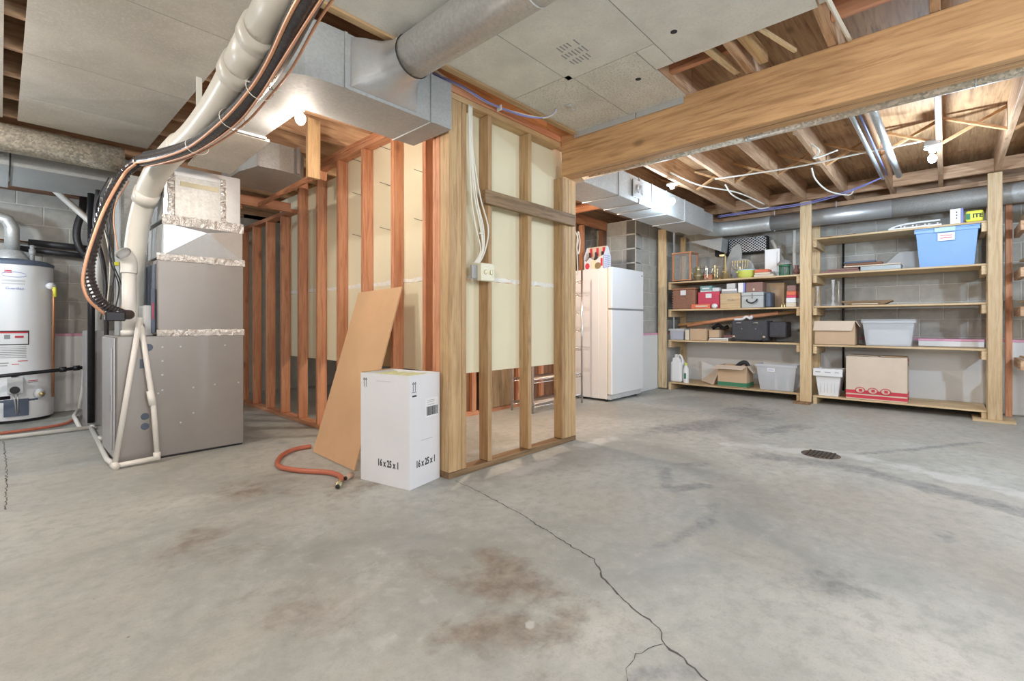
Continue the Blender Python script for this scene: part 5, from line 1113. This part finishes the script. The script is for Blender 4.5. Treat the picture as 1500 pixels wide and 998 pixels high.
t = thing('black_suitcase', 'black wheeled suitcase lying on its side on the left third shelf', 'suitcase', (6.85, 1.9, Z)); bx(6.67, 7.0, 1.69, 2.12, Z+.015, Z+.28, .02).build('suitcase_body', 'suit', t); bx(6.74, 7.05, 1.49, 1.688, Z+.06, Z+.26, .02).build('side_pocket', 'suit', t)
for y in (1.72, 2.09): M().tube([(6.664, y-.012, Z+.03), (6.664, y+.012, Z+.03)], .028, 12).build('wheel', 'ink', t); M().box(6.66, 6.669, y-.015, y+.015, Z+.05, Z+.08).build('wheel_bracket', 'silver', t)
for y in (1.82, 1.99): M().sphere((6.668, y, Z+.17), .009, 8).build('rivet', 'silver', t)
for y in (1.82, 2.03): M().tube([(6.666, y-.03, Z+.245), (6.655, y, Z+.25), (6.666, y+.03, Z+.245)], .009, 8, sub=3).build('foot_stud', 'silver', t)
one(M().tube([(6.72, 2.10, Z+.295), (6.72, 2.0, Z+.30), (6.72, 1.95, Z+.33), (6.73, 1.90, Z+.305), (6.72, 1.88, Z+.335), (6.72, 1.92, Z+.30)], .017, 10, sub=4), 'cloth_strap', 'white', 'twisted white strap lying on top of the black suitcase', 'strap')
WG = 'long wooden poles lying across the left third shelf'
one(M().tube([(6.90, 2.95, Z+.215), (6.95, 2.2, Z+.305), (6.98, 1.36, Z+.40)], .022, 10), 'wooden_pole', 'beam_y', 'long orange wooden pole, uppermost across the left third shelf', 'pole', WG); one(M().tube([(6.80, 2.77, Z+.205), (6.82, 2.3, Z+.29), (6.86, 1.60, Z+.375)], .024, 10), 'wooden_pole', 'fir_y', 'thicker reddish wooden pole in front across the left third shelf', 'pole', WG)
one(M().tube([(7.10, 2.98, Z+.10), (7.11, 2.3, Z+.16)], .015, 8), 'wooden_pole', 'pale_y', 'thin pale pole behind the small bin on the left third shelf', 'pole', WG)
one(M().tube([(7.04, 2.50, Z+.17), (7.04, 2.42, Z+.215), (7.03, 2.35, Z+.17), (7.04, 2.28, Z+.20)], .026, 10, sub=4), 'black_glove', 'ink', 'crumpled black glove behind the brown paper box', 'glove')
one(bx(7.08, 7.15, 1.40, 1.68, Z+.0, Z+.13), 'grey_case', 'grey_plastic', 'flat grey case at the right end of the left third shelf', 'case')
# bottom left shelf (.11)
Z = .112
t = thing('plastic_jug', 'large white plastic jug with loop handle on the bottom left shelf', 'jug', (6.78, 2.9, Z)); bx(6.69, 6.88, 2.80+.02, 2.985, Z, Z+.30, .025).build('jug_body', 'white', t); M().prism([(2.84, Z+.30), (2.965, Z+.30), (2.96, Z+.345), (2.91, Z+.37), (2.86, Z+.345)], 6.72, 6.85, 'x').build('shoulder', 'white', t); M().tube([(6.76, 2.90, Z+.34), (6.74, 2.87, Z+.395), (6.74, 2.83, Z+.36), (6.74, 2.815, Z+.25)], .013, 10, sub=5).build('handle', 'white', t); M().tube([(6.80, 2.94, Z+.34), (6.80, 2.94, Z+.40)], .024, 12).build('cap', 'white', t)
t = thing('detergent_bottle', 'slim white bottle with yellow green cap beside the jug', 'bottle', (6.73, 2.77, Z)); M().lathe([(0, 0), (.038, 0), (.04, .02), (.038, .20), (.018, .24), (.018, .25), (0, .25)], 6.73, 2.765, Z, 18).build('bottle_body', 'white', t); M().lathe([(.02, 0), (.02, .04), (0, .04)], 6.73, 2.765, Z+.25, 14).build('cap', 'lime', t); M().box(6.689, 6.691, 2.75, 2.78, Z+.06, Z+.14).build('label', 'green', t)
one(M().prism([(2.68, Z), (2.35, Z), (2.42, Z+.20), (2.68, Z+.30)], 7.10, 7.12, 'x'), 'cut_foam_board', 'foam', 'slanted white board offcut leaning behind the bottom left shelf', 'panel')
one(M().add([(6.80, 2.40, Z), (6.80, 2.44, Z), (6.92, 2.62, Z+.03), (7.05, 2.40, Z), (6.9, 2.18+.15, Z+.27), (7.02, 2.36, Z+.27)], [(0, 1, 2), (0, 2, 3), (0, 3, 5, 4), (1, 4, 5, 2), (0, 4, 1), (2, 5, 3)]), 'folded_carton', 'carton_lt', 'folded flattened carton wedged behind the green banded carton', 'box')
t = carton('green_band_carton', 'open cardboard carton with dark green band on the bottom left shelf', 6.67, 6.96, 1.93, 2.30, Z, Z+.29, 'carton')
M().box(6.6675, 6.6695, 1.928, 2.302, Z+.012, Z+.065).box(6.6675, 6.961, 1.9265, 1.9295, Z+.012, Z+.065).build('green_band', 'green', t)
M().add([(6.668, 1.93, Z+.29), (6.668, 2.30, Z+.29), (6.59, 2.37, Z+.245), (6.59, 1.97, Z+.245), (6.672, 1.93, Z+.293), (6.672, 2.30, Z+.293), (6.592, 2.37, Z+.249), (6.592, 1.97, Z+.249)], [(0, 1, 2, 3), (7, 6, 5, 4), (0, 4, 5, 1), (1, 5, 6, 2), (2, 6, 7, 3), (3, 7, 4, 0)]).build('front_flap', 'carton_lt', t)
M().add([(6.68, 1.928, Z+.29), (6.95, 1.928, Z+.29), (6.92, 1.85, Z+.22), (6.70, 1.86, Z+.20), (6.68, 1.932, Z+.292), (6.95, 1.932, Z+.292), (6.92, 1.854, Z+.222), (6.70, 1.864, Z+.202)], [(0, 1, 2, 3), (7, 6, 5, 4), (0, 4, 5, 1), (1, 5, 6, 2), (2, 6, 7, 3), (3, 7, 4, 0)]).build('side_flap', 'carton_lt', t)
M().tube([(6.80, 2.15, Z+.20), (6.80, 2.05, Z+.31), (6.80, 1.98, Z+.33), (6.82, 1.95, Z+.27)], .028, 10, sub=4).build('contents', 'ink', t); M().box(6.6655, 6.6674, 2.08, 2.19, Z+.258, Z+.268).build('hand_slot', 'cut', t)
t = tote('translucent_bin', 'translucent grey storage bin of jars with white label on the bottom left shelf', 1.36, 1.82, 6.68, 7.0, Z, Z+.33, 'clear', 'clear', .04); label_(t, 6.6825, 1.60, 1.69, Z+.24, Z+.285, 'white', 1, 'purple')
for i in range(7): M().lathe([(0, 0), (.022, 0), (.022, .12), (.014, .14), (0, .14)], 6.76, 1.43+i*.043, Z+.01, 10).build('jar', ['glass', 'white', 'teal'][i % 3], t)
# white panels behind bottom shelves handled by the insulation board; brown backing at mid height
